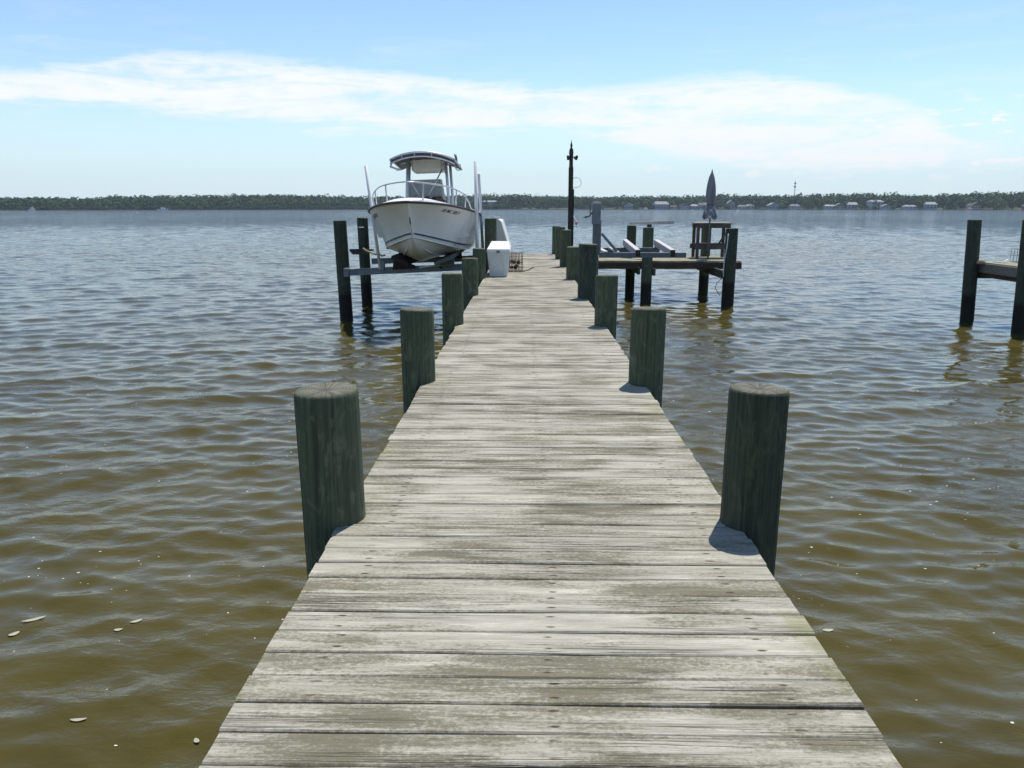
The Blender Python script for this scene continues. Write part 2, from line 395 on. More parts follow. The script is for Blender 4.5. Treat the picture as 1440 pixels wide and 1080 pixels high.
def build_water():
    rings = [1.1]
    while rings[-1] < 1500: rings.append(rings[-1] * (1.0042 if rings[-1] < 260 else 1.03))
    ang = []; a = -180.
    while a < 180:
        ang.append(a); b = abs(a + 1)
        a += .19 if b < 42 else (.5 if b < 60 else 3.)
    r = np.array(rings); A = np.radians(np.array(ang)); nr, na = len(r), len(A)
    rr, aa = np.meshgrid(r, A, indexing='ij')
    x = (rr * np.sin(aa)).ravel(); y = (rr * np.cos(aa)).ravel()
    res = np.maximum(np.maximum(rr * .0042, rr * R(.19)), np.where(np.abs(np.degrees(aa) + 1) > 60, rr * .052, 0)).ravel()
    h, dx, dy = waves(x, y, res)
    fade = np.clip((900 - rr.ravel()) / 500, 0, 1)
    co = np.stack([x + dx * fade, y + dy * fade, h * fade], 1)
    co = np.vstack([co, [[0, 0, 0]]]).astype(np.float32)
    i = np.arange(nr - 1)[:, None]; k = np.arange(na)[None, :]; kn = (k + 1) % na
    quads = np.stack([i * na + k, i * na + kn, (i + 1) * na + kn, (i + 1) * na + k], -1).reshape(-1, 4)
    quads = quads[:, ::-1]
    ctr = nr * na; kk = np.arange(na)
    tris = np.stack([kk, np.full(na, ctr), (kk + 1) % na], -1)[:, ::-1]
    tris = tris[:, ::-1]
    loops = np.concatenate([quads.ravel(), tris.ravel()]).astype(np.int32)
    starts = np.concatenate([np.arange(len(quads)) * 4, len(quads) * 4 + np.arange(na) * 3]).astype(np.int32)
    me = bpy.data.meshes.new('water')
    me.vertices.add(len(co)); me.vertices.foreach_set('co', co.ravel())
    me.loops.add(len(loops)); me.loops.foreach_set('vertex_index', loops)
    me.polygons.add(len(starts)); me.polygons.foreach_set('loop_start', starts)
    me.polygons.foreach_set('use_smooth', np.ones(len(starts), bool))
    me.materials.append(M['water']); me.update(calc_edges=True); me.validate()
    o = bpy.data.objects.new('water', me); COL.objects.link(o)
    tag(o, kind='structure'); return o
water = build_water()
def wz(x, y):
    h, a, b = waves(np.array([x], float), np.array([y], float), np.array([.03])); return x + float(a[0]), y + float(b[0]), float(h[0])

# ------------------------------------------------------------------ pier
DZ = 1.15
def planks(x0, x1, y0, y1, z, pw=.14, gap=.0065, th_=.038, seed=1, jit=.007, across=True, nx=10):
    """boards laid side by side along Y (each runs along X)"""
    g = random.Random(seed); mb = MB(); A = []; B = []
    y = y0
    while y < y1 - .02:
        w = min(pw * g.uniform(.985, 1.015), y1 - y); r = g.random()
        xa = x0 + g.uniform(-jit, jit); xb = x1 + g.uniform(-jit, jit)
        tilt = g.gauss(0, .003); lift = g.gauss(0, .0014); skew = g.gauss(0, .0025); ph = g.uniform(0, 6); cup = g.uniform(-.001, .003)
        c = .005; hw = w / 2 - gap / 2
        prof = [(-hw, -th_), (-hw, -c), (-hw + c, 0.), (0., -cup), (hw - c, 0.), (hw, -c), (hw, -th_)]; wear = g.random()
        vs = []; n = len(prof)
        for i in range(nx + 1):
            x = xa + (xb - xa) * i / nx
            wob = .0012 * math.sin(x * 5 + ph)
            for (a, b) in prof:
                vs.append((x, y + w / 2 + a + skew * (x - (x0 + x1) / 2) + wob, z + b + lift + tilt * a + .0015 * math.sin(x * 2.1 + ph)))
                A.append(r); B.append(a)
        fs = []
        for i in range(nx):
            for k in range(n):
                k2 = (k + 1) % n
                fs.append([i * n + k, i * n + k2, (i + 1) * n + k2, (i + 1) * n + k])
        fs += [list(range(n)), [nx * n + k for k in range(n)][::-1]]
        mb.add(vs, fs); y += w
    mb.att = {'rnd': A, 'pv': B}
    return mb

def pile_mb(top, r=.142, seed=0, taper=.006, bottom=-1.6):
    g = random.Random(seed)
    prof = []; z = bottom
    while z < top - .05:
        prof.append((r * (1 + taper * (top - z)) * g.uniform(.992, 1.008), z)); z += .22
    prof += [(r, top - .035), (r * .995, top - .016), (r * .955, top - .002), (r * .6, top + .002), (r * .25, top - .003)]
    return MB().lathe(prof, seg=28, wob=.012)
def add_pile(parent, x, y, top, r=.142, lean=(0, 0), mat='pile', seed=0, label=None):
    o = pile_mb(top, r, seed).build('piling', M[mat], parent, (x, y, 0))
    for v in o.data.vertices:
        v.co.x += lean[0] * (top - v.co.z) if lean[0] else 0
        v.co.y += lean[1] * (top - v.co.z) if lean[1] else 0
        v.co.z += (v.co.x * .03 * math.sin(seed * 2.3) + v.co.y * .04 * math.cos(seed)) if v.co.z > top - .02 else 0
    if label: o['label'] = label
    return o

pier = thing('pier', 'long weathered grey plank pier between green pilings, running straight out over the water', 'pier', (0, 0, 0))
dk = planks(-.965, .975, -5.0, 26.1, DZ, seed=3, nx=14).build('deck_boards', M['deck'], pier)
s = MB()
for x in (-.80, .0, .82): s.box((x, 10.6, DZ - .16), (.045, 31., .235))
s.build('stringer', M['greywood'], pier)
LP = [(-1.02, 3.63, 1.80, .152), (-1.01, 6.75, 1.79, .146), (-1.02, 10.2, 1.81, .138), (-1.03, 13.65, 1.79, .142), (-1.06, 16.9, 1.79, .136)]
RP = [(1.03, 3.60, 1.82, .138), (.985, 6.68, 1.81, .148), (.975, 10.1, 1.80, .144), (.975, 13.25, 2.05, .155), (.945, 16.8, 1.83, .14), (.96, 20.4, 2.08, .14), (.965, 23.5, 2.08, .145), (.94, 26.0, 2.04, .135)]
LL = {0: 'thick green streaked piling nearest on the left, pale top', 3: None}
for i, (x, y, t, r) in enumerate(LP):
    add_pile(pier, x, y, t, r, lean=(.012 if i == 0 else .004, 0), seed=i + 1)
for i, (x, y, t, r) in enumerate(RP):
    add_pile(pier, x, y, t, r, lean=(-.004, 0), seed=i + 21, mat='pile_brown' if i == 0 else 'pile_dark' if i == 3 else 'pile', label='dark piling taller than its neighbours' if i == 3 else None)
for i in range(8):
    yy = [3.4, 6.5, 10., 13.3, 16.75, 20.1, 23.3, 25.8][i]
    MB().box((0, yy + .17, DZ - .37), (2.15, .05, .18)).build('cross_bearer', M['greywood'], pier)

# ------------------------------------------------------------------ side platform with its own pilings
plat = thing('side_platform', 'narrow plank platform on dark pilings, joined at right angles to the pier end', 'platform', (0, 0, 0))
planks(1.10, 6.05, 22.5, 25.2, DZ + .012, seed=8, nx=12).build('deck_boards', M['deck_far'], plat)
MB().box((3.58, 22.475, DZ - .125), (4.96, .045, .19), None, None, .004).build('fascia', M['joist'], plat)
MB().box((3.58, 25.1, DZ - .13), (4.96, .045, .19), None, None, .004).build('rear_joist', M['joist'], plat)
PP = [(3.36, 22.31, 2.09, .150, 'pile'), (5.50, 21.6, 2.09, .165, 'pile_dark'), (3.12, 24.0, 2.11, .140, 'pile_dark'), (5.53, 24.75, 2.06, .15, 'pile')]
for i, (x, y, t, r, m) in enumerate(PP): add_pile(plat, x, y, t, r, mat=m, seed=41 + i)
MB().box((3.56, 23.2, .86), (.07, 2.0, .2), None, None, .005).build('bearer', M['joist_green'], plat)
MB().box((3.15, 23.1, .88), (.07, 1.5, .2), None, None, .005).build('bearer', M['joist_green'], plat)
MB().box((5.30, 23.2, .86), (.07, 3.4, .22), None, None, .005).build('bearer', M['joist_green'], plat)
# ------------------------------------------------------------------ work table on the platform
tb = thing('work_table', 'dark wooden outdoor work table with lower shelf, behind the closed umbrella', 'table', (5.44, 23.75, DZ + .012))
MB().box((0, 0, 1.03), (1.06, .74, .035), None, None, .004).build('tabletop', M['tabletop'], tb)
for y in (-.335, .335): MB().box((0, y, .945), (.98, .035, .12)).build('apron', M['tablewood'], tb)
for x in (-.44, .44):
    for y in (-.28, .28): MB().box((x, y, .508), (.085, .085, 1.0), None, None, .004).build('leg', M['tablewood'], tb)
MB().box((0, -.34, .34), (1.06, .03, .14)).box((0, .34, .34), (1.06, .03, .14)).box((0, 0, .42), (.94, .64, .022)).build('shelf', M['tablewood'], tb)
MB().bar((.18, -.3, .44), (.43, -.3, .82), .03, .05).build('brace', M['tablewood'], tb)
# ------------------------------------------------------------------ closed umbrella
um = thing('closed_umbrella', 'closed lavender grey patio umbrella on a pale pole in front of the wooden table', 'umbrella', (5.27, 23.22, DZ + .012))
MB().tube([(0, 0, 0), (.0, 0, .7), (-.012, 0, 2.46)], .024).build('pole', M['alu_dull'], um)
seg = 40; vs = []; fs = []
prof = [(.155, 1.155), (.19, 1.20), (.165, 1.32), (.125, 1.45), (.088, 1.555), (.112, 1.64), (.125, 1.80), (.118, 1.98), (.098, 2.15), (.066, 2.32), (.028, 2.43), (.014, 2.46)]
for (r, z) in prof:
    for k in range(seg):
        a = 2 * math.pi * k / seg
        q = r * (1 + .16 * math.sin(8 * a + z * 1.2) + .05 * math.sin(3 * a))
        vs.append((q * math.cos(a) - .012, q * math.sin(a), z + (.03 * math.sin(8 * a) if z < 1.25 else 0)))
for i in range(len(prof) - 1):
    for k in range(seg): fs.append([i * seg + k, i * seg + (k + 1) % seg, (i + 1) * seg + (k + 1) % seg, (i + 1) * seg + k])
MB().add(vs, fs, None, True).build('canopy', M['umb'], um)
MB().lathe([(.013, 2.45), (.022, 2.47), (.022, 2.49), (.008, 2.51), (.006, 2.55)], (-.012, 0, 0), 10).build('finial', M['black'], um)
MB().tube([(.1 * math.cos(a) - .012, .1 * math.sin(a), 1.55 + .01 * math.sin(2 * a)) for a in [k * math.pi / 8 for k in range(16)]], .01, closed=True).build('tie', M['rope_dark'], um)
# hanging hose beside the pile
hs = MB().tube([(5.37, 21.42, 1.95), (5.35, 21.415, 1.6), (5.30, 21.41, 1.25), (5.29, 21.41, .95), (5.30, 21.41, .80)], .013).build('hose', M['pvc'])
tag(hs, 'thin white hose hanging down beside the right front platform piling', 'hose')
rp = MB().tube([(5.33, 21.55, .78), (5.18, 21.6, .62), (5.14, 21.6, .48), (5.22, 21.6, .36), (5.3, 21.62, .26)], .009).build('rope', M['rope_dark'])
tag(rp, 'thin dark line dangling under the right end of the platform', 'rope')
# board lying over the two left platform pilings
bd = thing('loose_board', 'pale board lying across the tops of two platform pilings', 'board', (3.1, 24.02, 2.115))
MB().bar((0, 0, .055), (.88, -1.9, .12), .13, .085, None, .006).build('plank', M['bunk'], bd)
MB().box((.30, -1.62, .02), (.12, .10, .08)).build('block', M['joist'], bd)

# ------------------------------------------------------------------ small watercraft lift
wl = thing('watercraft_lift', 'grey metal personal watercraft lift with tall crank post and two empty bunks', 'boat lift', (0, 0, 0))
MB().box((1.475, 17.5, .55), (.135, .14, 3.6), None, None, .006).build('post', M['alu_dull'], wl)
sl = MB().box((1.475, 17.5, 2.51), (.185, .19, .46), None, None, .01).box((1.475, 17.5, 2.745), (.16, .165, .03), None, None, .006).build('winch_housing', M['steel'], wl)
ck = MB().tube([(1.385, 17.42, 2.52), (1.33, 17.40, 2.50)], .014).tube([(1.335, 17.39, 2.69), (1.33, 17.39, 2.46)], .010).tube([(1.33, 17.38, 2.465), (1.22, 17.36, 2.425)], .019).build('crank_handle', M['black'], sl)
MB().box((1.567, 17.5, 2.0), (.045, .1, .75), None, None, .004).build('slide_carriage', M['steel'], wl)
MB().bar((1.60, 17.47, 2.08), (1.94, 17.44, 1.70), .05, .06).build('brace', M['steel'], wl)
MB().box((2.50, 17.40, 1.62), (1.90, .06, .115), None, None, .006).build('cross_beam', M['alu_dull'], wl)
MB().box((2.35, 19.50, 1.62), (1.75, .06, .115), None, None, .006).build('cross_beam', M['alu_dull'], wl)
MB().bar((1.70, 17.45, 1.67), (1.70, 19.45, 1.67), .10, .06).build('side_arm', M['bunk'], wl)
MB().bar((1.98, 17.45, 1.67), (1.98, 19.45, 1.67), .05, .05).build('side_arm', M['bunk'], wl)
for x0, x1 in ((2.39, 2.38), (3.15, 3.13)):
    b_ = MB().bar((x0, 17.36, 1.665), (x1, 19.55, 1.80), .11, .15, None, .006).build('bunk', M['bunk'], wl)
    MB().box((x0, 17.345, 1.66), (.10, .012, .14)).build('end_cap', M['carpet'], b_)
    MB().box((x0 + .02, 17.40, 1.70), (.05, .09, .07)).build('bracket', M['steel'], wl)
    MB().box((x1, 19.5, 1.74), (.05, .09, .12)).build('bracket', M['steel'], wl)

# ------------------------------------------------------------------ lamp post
lp = thing('lamp_post', 'tall dark wooden lamp post with pointed finial and two small floodlights', 'lamp post', (1.105, 21.0, 0))
MB().box((0, 0, 1.15), (.118, .118, 5.0), None, None, .006).box((.0, 0, 3.87), (.092, .092, .46), None, None, .005).box((.075, .02, 1.0), (.03, .10, 4.2), None, None, .004).build('pole', M['lampwood'], lp)
MB().box((0, 0, 3.4), (.098, .098, .6), None, None, .005).lathe([(.050, 3.92), (.056, 3.98), (.060, 4.03), (.046, 4.09), (.028, 4.13), (.021, 4.15), (.030, 4.17), (.032, 4.20), (.02, 4.235), (.009, 4.28), (.004, 4.33)], (0, 0, 0), 14).build('finial', M['black'], lp)
for x, ry in ((-.07, -.35), (.11, .5)):
    fl = MB().bar((x * .4, -.03, 3.90), (x, -.06, 3.90), .03, .03).build('floodlight', M['black'], lp)
    rot = Matrix.Rotation(ry, 3, 'Y') @ Matrix.Rotation(.5, 3, 'X')
    h_ = MB().lathe([(.02, .06), (.034, .04), (.044, -.02), (.047, -.045), (.036, -.045)], seg=14)
    for i, v in enumerate(h_.v): h_.v[i] = tuple(rot @ Vector(v) + Vector((x * 1.15, -.09, 3.885)))
    h_.build('lamp_head', M['black'], fl)
MB().tube([(.05, 0, 3.36), (.12, -.02, 3.40), (.22, -.03, 3.37), (.275, -.03, 3.27), (.25, -.02, 3.18), (.15, 0, 3.14), (.05, 0, 3.13)], .006).build('wire_loop', M['cable'], lp)
pf = MB().lathe([(.010, 2.30), (.034, 2.285), (.044, 2.25), (.034, 2.215), (.014, 2.19)], (1.25, 20.75, 0), 14, M['pinkfloat']).tube([(1.25, 20.75, 2.30), (1.22, 20.85, 2.37), (1.18, 20.9, 2.42)], .006, M['white']).lathe([(.014, 2.13), (.026, 2.15), (.02, 2.19)], (1.27, 20.75, 0), 10, M['white']).build('net_float', M['pinkfloat'])
tag(pf, 'small pink and white float hanging from the dark lamp post', 'float')

# ------------------------------------------------------------------ boat lift
bl = thing('boat_lift', 'boat lift of dark pilings, steel beams and white guide poles holding the motorboat', 'boat lift', (0, 0, 0))
add_pile(bl, -4.42, 18.65, 2.34, .152, lean=(.022, 0), mat='pile_dark', seed=61)
add_pile(bl, -4.47, 21.5, 2.37, .145, lean=(.016, 0), mat='pile_dark', seed=62)
add_pile(bl, -.935, 19.8, 2.38, .147, mat='pile', seed=63, label='tall piling standing behind the white dock box')
def chan(mb, a, b, w=.13, h=.2):
    a = Vector(a); b = Vector(b); up = Vector((0, 0, 1)); t = .016
    mb.bar(a + up * (h / 2 - t / 2), b + up * (h / 2 - t / 2), w, t, None, 0.).bar(a - up * (h / 2 - t / 2), b - up * (h / 2 - t / 2), w, t, None, 0.).bar(a + Vector((0, -.02, 0)), b + Vector((0, -.02, 0)), .03, h - 2 * t, None, 0.)
    return mb
chan(MB(), (-4.25, 18.45, 1.15), (-1.10, 18.75, 1.275), .13, .15).build('cross_beam', M['steel'], bl)
chan(MB(), (-4.25, 21.45, 1.21), (-1.10, 21.55, 1.29), .13, .15).build('cross_beam', M['steel'], bl)
MB().box((-4.26, 18.45, 1.15), (.12, .2, .2), None, None, .01).build('beam_bracket', M['steel'], bl)
for (x, tl, m) in ((-2.94, .40, 'carpet'), (-1.95, -.34, 'bunk_green')):
    rot = Matrix.Rotation(tl, 3, 'Y')
    MB().box((x, 20.0, 1.45), (.42, 4.0, .09), rot, None, .01).build('bunk', M[m], bl)
    if tl > 0:
        MB().prism([(x - .24, 1.22), (x + .30, 1.24), (x + .26, 1.31), (x + .10, 1.36), (x - .10, 1.46), (x - .20, 1.46)], 18.40, 18.62).build('bunk_bracket', M['carpet'], bl)
    else:
        MB().prism([(x - .20, 1.42), (x + .20, 1.52), (x + .22, 1.30), (x - .06, 1.28)], 18.40, 18.55).build('bunk_bracket', M['bunk_green'], bl)
        MB().bar((x - .22, 18.44, 1.44), (x - .08, 18.46, 1.24), .06, .06).build('bunk_strut', M['carpet'], bl)
    MB().box((x, 21.5, 1.36), (.3, .10, .16), None, None, .006).build('bunk_bracket', M['carpet'], bl)
MB().tube([(-2.55, 18.40, 1.27), (-2.05, 18.42, 1.33)], .02).build('tie_rod', M['pvc'], bl)
def guide(a, b, r, x):
    q = MB().tube([a, b], r, None, 12).build('guide_pole', M['pvc'], bl)
guide((-3.46, 18.40, 1.22), (-3.69, 18.3, 3.56), .036, 0)
guide((-1.20, 18.66, 1.35), (-1.22, 18.6, 3.67), .042, 0)
guide((-1.21, 21.4, 1.35), (-1.25, 20.4, 3.48), .038, 0)
MB().box((-3.42, 18.43, 1.30), (.12, .12, .2), None, None, .01).build('pole_socket', M['steel'], bl)
MB().box((-4.48, 21.3, 1.52), (.62, .22, .05), None, None, .006).prism([(-4.72, 1.40), (-4.35, 1.40), (-4.30, 1.495), (-4.80, 1.495)], 21.24, 21.36).build('cable_plate', M['black'], bl)
MB().tube([(-4.50, 21.15, 2.12), (-4.36, 21.13, 2.12)], .012).build('cleat', M['white'], bl)
r2 = MB().tube([(-4.42, 21.18, 1.57), (-4.32, 21.15, 1.50), (-4.18, 21.12, 1.45), (-4.05, 21.0, 1.42), (-3.92, 20.8, 1.44), (-3.8, 20.5, 1.41), (-3.68, 20.3, 1.44)], .024).build('rope', M['rope_tan'])
tag(r2, 'thick tan rope slung from the rear left lift piling towards the boat', 'rope')

# ------------------------------------------------------------------ motorboat
bt = thing('motorboat', 'white centre console motorboat with arched canopy raised on the lift', 'boat', (-2.455, 16.25, 0), R(1.3))
# local frame: y runs aft from the stem (0) to the transom, x to the viewer's right, z is height above the river
def lerp(tab, s):
    for (a, va), (b, vb) in zip(tab, tab[1:]):
        if s <= b:
            t = (s - a) / (b - a); t = max(0, min(1, t)); return va + (vb - va) * t
    return tab[-1][1]
def smo(tab, s, w=.25):
    return (lerp(tab, max(tab[0][0], s - w)) + 2 * lerp(tab, s) + lerp(tab, s + w)) / 4
LB = 6.8
def sheer_b(s): return 1.33 * max(0., 1 - max(0., 1 - s / 3.7) ** 2.0) ** .72 * (1 - .035 * max(0, s - 3.7) / 3.1)
def sheer_z(s): return smo([(0, 2.765), (.8, 2.715), (1.7, 2.63), (3.2, 2.51), (5, 2.42), (6.9, 2.40)], s)
def keel_z(s): return lerp([(0, 2.75), (.15, 2.53), (.3, 2.34), (.45, 2.17), (.6, 2.02), (.8, 1.84), (1.05, 1.67), (1.4, 1.525), (1.9, 1.43), (2.6, 1.39), (6.9, 1.38)], s)
def chine(s):
    if s <= .58: return 0., keel_z(s)
    return smo([(.58, 0.), (.8, .15), (1.1, .33), (1.6, .60), (2.4, .84), (3.4, .98), (4.5, 1.04), (6.9, 1.04)], s, .06 if s < 1 else .3) * (1 if s > .75 else (s - .58) / .17), lerp([(.58, keel_z(.58)), (1., 1.95), (1.6, 1.835), (2.4, 1.725), (3.4, 1.64), (4.6, 1.60), (6.9, 1.58)], s)
def hull_pt(s, t, sd, off=0.):
    """t 0 at the chine, 1 at the sheer"""
    xc, zc = chine(s); xs, zs = sheer_b(s), sheer_z(s)
    p = 1.0 + .75 * max(0., 1 - s / 4.2)
    x = xc + (xs - xc) * t ** p; z = zc + (zs - zc) * t
    return Vector((sd * (x + off), s, z))
SS = [0, .03, .08, .15, .22, .3, .38, .46, .54, .58, .64, .72, .8, .9, 1.0, 1.15, 1.3, 1.5, 1.75, 2.0, 2.3, 2.6, 3.0, 3.5, 4.0, 4.6, 5.2, 6.0, LB]
TT = [0., .12, .25, .4, .55, .7, .85, 1.]
hb = MB()
for sd in (-1, 1):
    vs = []; rows = 3 + 1 + len(TT)
    for s in SS:
        xc, zc = chine(s); zk = keel_z(s)
        for q in (0., .33, .66): vs.append((sd * xc * q, s, zk + (zc - zk) * (q ** 1.15)))
        vs.append((sd * max(0., xc - .05 * min(1, xc * 2)), s, zc - .012 * min(1, xc * 2)))
        for t in TT: vs.append(hull_pt(s, t, sd))
    fs = []
    for i in range(len(SS) - 1):
        for k in range(rows - 1): fs.append([i * rows + k, i * rows + k + 1, (i + 1) * rows + k + 1, (i + 1) * rows + k])
    hb.add(vs, fs, None, True)
    n0 = (len(SS) - 1) * rows
    tr = [n0 + k for k in range(rows)]
    hb.add([vs[k] for k in tr] + [(0, LB, sheer_z(LB))], [list(range(rows + 1))])
hull = hb.build('hull', M['gel'], bt)
bm = bmesh.new(); bm.from_mesh(hull.data); bmesh.ops.remove_doubles(bm, verts=bm.verts[:], dist=.002); bmesh.ops.recalc_face_normals(bm, faces=bm.faces[:]); bm.to_mesh(hull.data); bm.free()
# boot stripe, chine rails, strakes
st = MB()
for sd in (-1, 1):
    vs = []; ss = [q for q in SS if q >= .64]
    for s in ss:
        for t in (.055, .105): vs.append(hull_pt(s, t + .02, sd, .004))
    st.add(vs, [[2 * i, 2 * i + 1, 2 * i + 3, 2 * i + 2] for i in range(len(ss) - 1)], None, True)
st.build('stripe', M['navy'], bt)
ch = MB(); sk = MB()
for sd in (-1, 1):
    ch.tube([(sd * (chine(s)[0] - .004), s - .0, chine(s)[1] - .008) for s in SS if s >= .62], .017, None, 6)
    sk.tube([(sd * chine(s)[0] * .5, s, keel_z(s) + (chine(s)[1] - keel_z(s)) * .5 ** 1.15 - .006) for s in SS if 1.1 <= s], [.004] + [.015] * (len([s for s in SS if 1.1 <= s]) - 1), None, 6)
ch.build('chine_rail', M['gel'], bt); sk.build('strake', M['gel'], bt)
rub = MB()
rub.tube([(sheer_b(s) + .006, s, sheer_z(s) - .012) for s in SS[::-1]] + [(-sheer_b(s) - .006, s, sheer_z(s) - .012) for s in SS[1:]], .026, None, 8)
rub.build('rub_rail', M['rub'], bt)
MB().tube([(0, .33, 2.30), (0, .30, 2.36), (0, .25, 2.38), (0, .26, 2.44)], .016).build('bow_eye', M['steel'], bt)
MB().lathe([(.025, -.004), (.03, .0), (.02, .012)], (0, 0, 0), 10).build('drain_fitting', M['steel'], bt, tuple(hull_pt(2.2, .035, 1, .01)))
# deck with a raised foredeck and an open cockpit
dm = MB(); nx = 16; vs = []
fore = [s for s in SS if s <= 2.3]
for s in fore:
    for k in range(nx + 1):
        u = -1 + 2 * k / nx
        vs.append((sheer_b(s) * u * .995, s, sheer_z(s) + .006 + .115 * min(1, s / .7) * (1 - abs(u) ** 2.6)))
dm.add(vs, [[i * (nx + 1) + k, i * (nx + 1) + k + 1, (i + 1) * (nx + 1) + k + 1, (i + 1) * (nx + 1) + k] for i in range(len(fore) - 1) for k in range(nx)], None, True)
aft = [s for s in SS if s >= 2.3]
for sd in (-1, 1):
    vs = []
    for s in aft:
        b, z = sheer_b(s), sheer_z(s)
        vs += [(sd * b * .995, s, z + .006), (sd * (b - .02), s, z + .03), (sd * (b - .22), s, z + .035), (sd * (b - .24), s, 1.95), (0, s, 1.95)]
    dm.add(vs, [[i * 5 + k, i * 5 + k + 1, (i + 1) * 5 + k + 1, (i + 1) * 5 + k] for i in range(len(aft) - 1) for k in range(4)])
z = sheer_z(2.3); b = sheer_b(2.3)
dm.add([(-b, 2.3, z + .006), (b, 2.3, z + .006), (b - .2, 2.3, 1.95), (-b + .2, 2.3, 1.95), (0, 2.3, z + .12)], [[0, 3, 2, 1, 4]])
dm.box((0, LB - .25, 2.28), (2.3, .45, .35))
dm.build('deck', M['gel_deck'], bt)
# console, cover, clutter
MB().box((0, 4.1, 2.42), (.84, .9, .94), None, None, .05).build('console', M['gel_deck'], bt)
wsv = [(-.42, 3.66, 2.85), (.42, 3.66, 2.83), (.36, 3.86, 3.33), (-.40, 3.86, 3.30), (-.42, 4.5, 2.85), (.42, 4.5, 2.83), (.36, 4.3, 3.31), (-.40, 4.3, 3.28)]
cv = MB().add(wsv, [[0, 1, 2, 3], [4, 7, 6, 5], [0, 3, 7, 4], [1, 5, 6, 2], [3, 2, 6, 7]]).build('console_cover', M['cover'], bt)
cl = MB(); g = random.Random(5)
for i in range(16):
    q = g.uniform(.04, .09); cl.lathe([(q * .6, 0), (q, q * .5), (q * .8, q * 1.2), (q * .3, q * 1.5)], (g.uniform(-.42, .46), 3.35 + g.uniform(-.1, .1), 2.77), 8)
cl.box((.02, 3.38, 2.79), (.95, .3, .08), None, None, .02)
cl.build('deck_cushion', M['clutter'], bt)
MB().box((-.82, 5.9, 2.62), (.42, .5, .36), None, None, .09).build('stern_seat', M['bunk_green'], bt)
# T-top
fr = MB(); NL = 13
def top_z(u, v): return 3.745 + .165 * (1 - abs(u) ** 2.2) - .03 * abs(v - .35) - .10 * v      # u across -1..1, v 0 front .. 1 aft
def top_p(u, v, dz=0.): return Vector((u * (.77 + .03 * v) + .0, 3.05 + 2.3 * v - .18 * (1 - u * u) * (1 - v), top_z(u, v) + dz))
can = MB(); vs = []; nu, nv = 16, 8
for dz in (0., -.02):
    for j in range(nv + 1):
        for i in range(nu + 1): vs.append(top_p(-1 + 2 * i / nu, j / nv, dz))
N1 = (nu + 1) * (nv + 1)
q = lambda i, j, l: l * N1 + j * (nu + 1) + i
can.add(vs[:], [[q(i, j, 0), q(i + 1, j, 0), q(i + 1, j + 1, 0), q(i, j + 1, 0)] for j in range(nv) for i in range(nu)], M['canvas'], True)
can.add(vs[:], [[q(i, j, 1), q(i, j + 1, 1), q(i + 1, j + 1, 1), q(i + 1, j, 1)] for j in range(nv) for i in range(nu)], M['canvas_grey'], True)
# front and side aprons of the canvas
for (lst) in ([top_p(-1 + 2 * i / nu, 0) for i in range(nu + 1)],):
    k = len(lst); can.add(lst + [p + Vector((0, .03, -.075)) for p in lst], [[i, i + 1, k + i + 1, k + i] for i in range(k - 1)], M['canvas'], True)
canopy = can.build('canopy', M['canvas'], bt, rec=False)
ft = MB()
ft.tube([top_p(-1 + 2 * i / nu, 0, .012) for i in range(nu + 1)], .024).tube([top_p(-1 + 2 * i / nu, 0, -.085) for i in range(nu + 1)], .02)
ft.tube([top_p(-1 + 2 * i / nu, 1, .0) for i in range(nu + 1)], .02).tube([top_p(-.8 + 1.6 * i / nu, .35, -.09) for i in range(nu + 1)], .018)
for u in (-1, 1): ft.tube([top_p(u, j / nv, .0) for j in range(nv + 1)], .022).tube([top_p(u * .97, .05, -.15), top_p(u * .97, .5, -.15), top_p(u, .98, -.01)], .016)
for u in (-.62, -.22, .30): ft.tube([top_p(u, 0, .01), top_p(u, 0, -.085)], .013)
ft.build('canopy_frame', M['alu'], bt)
for x in (-.41, .50):
    s_ = 1 if x > 0 else -1
    MB().tube([(x + s_ * .10, 3.62, 2.02), (x + s_ * .06, 3.62, 2.9), (x, 3.62, 3.88)], .036).tube([(x + s_ * .13, 4.4, 2.02), (x + s_ * .11, 4.4, 2.9), (x + s_ * .05, 4.35, 3.86)], .036).build('canopy_leg', M['alu'], bt)
MB().tube([(-.46, 3.60, 3.46), (-.08, 3.45, 2.80)], .018).tube([(.42, 3.60, 3.55), (.02, 3.45, 2.80)], .018).build('brace', M['alu'], bt)
MB().box((.04, 4.1, 3.67), (.80, .75, .37), Matrix.Rotation(-.04, 3, 'Y'), None, .07).build('electronics_box', M['cream'], bt)
MB().tube([(.74, 4.3, 3.66), (.72, 4.3, 3.86), (.695, 4.32, 3.95)], .03).build('rod_holder', M['alu_dull'], bt)
MB().tube([(.78, 5.0, 3.60), (.765, 5.0, 3.74)], .03).build('rod_holder', M['alu_dull'], bt)
MB().tube([(.50, 3.7, 3.62), (.50, 3.7, 3.46)], .035).build('deck_light', M['black'], bt)
MB().tube([top_p(-1, .1, -.05), top_p(-1, .1, -.14) + Vector((-.02, -.06, 0)), top_p(-.72, .02, -.30)], .022).build('rod_holder', M['alu'], bt)
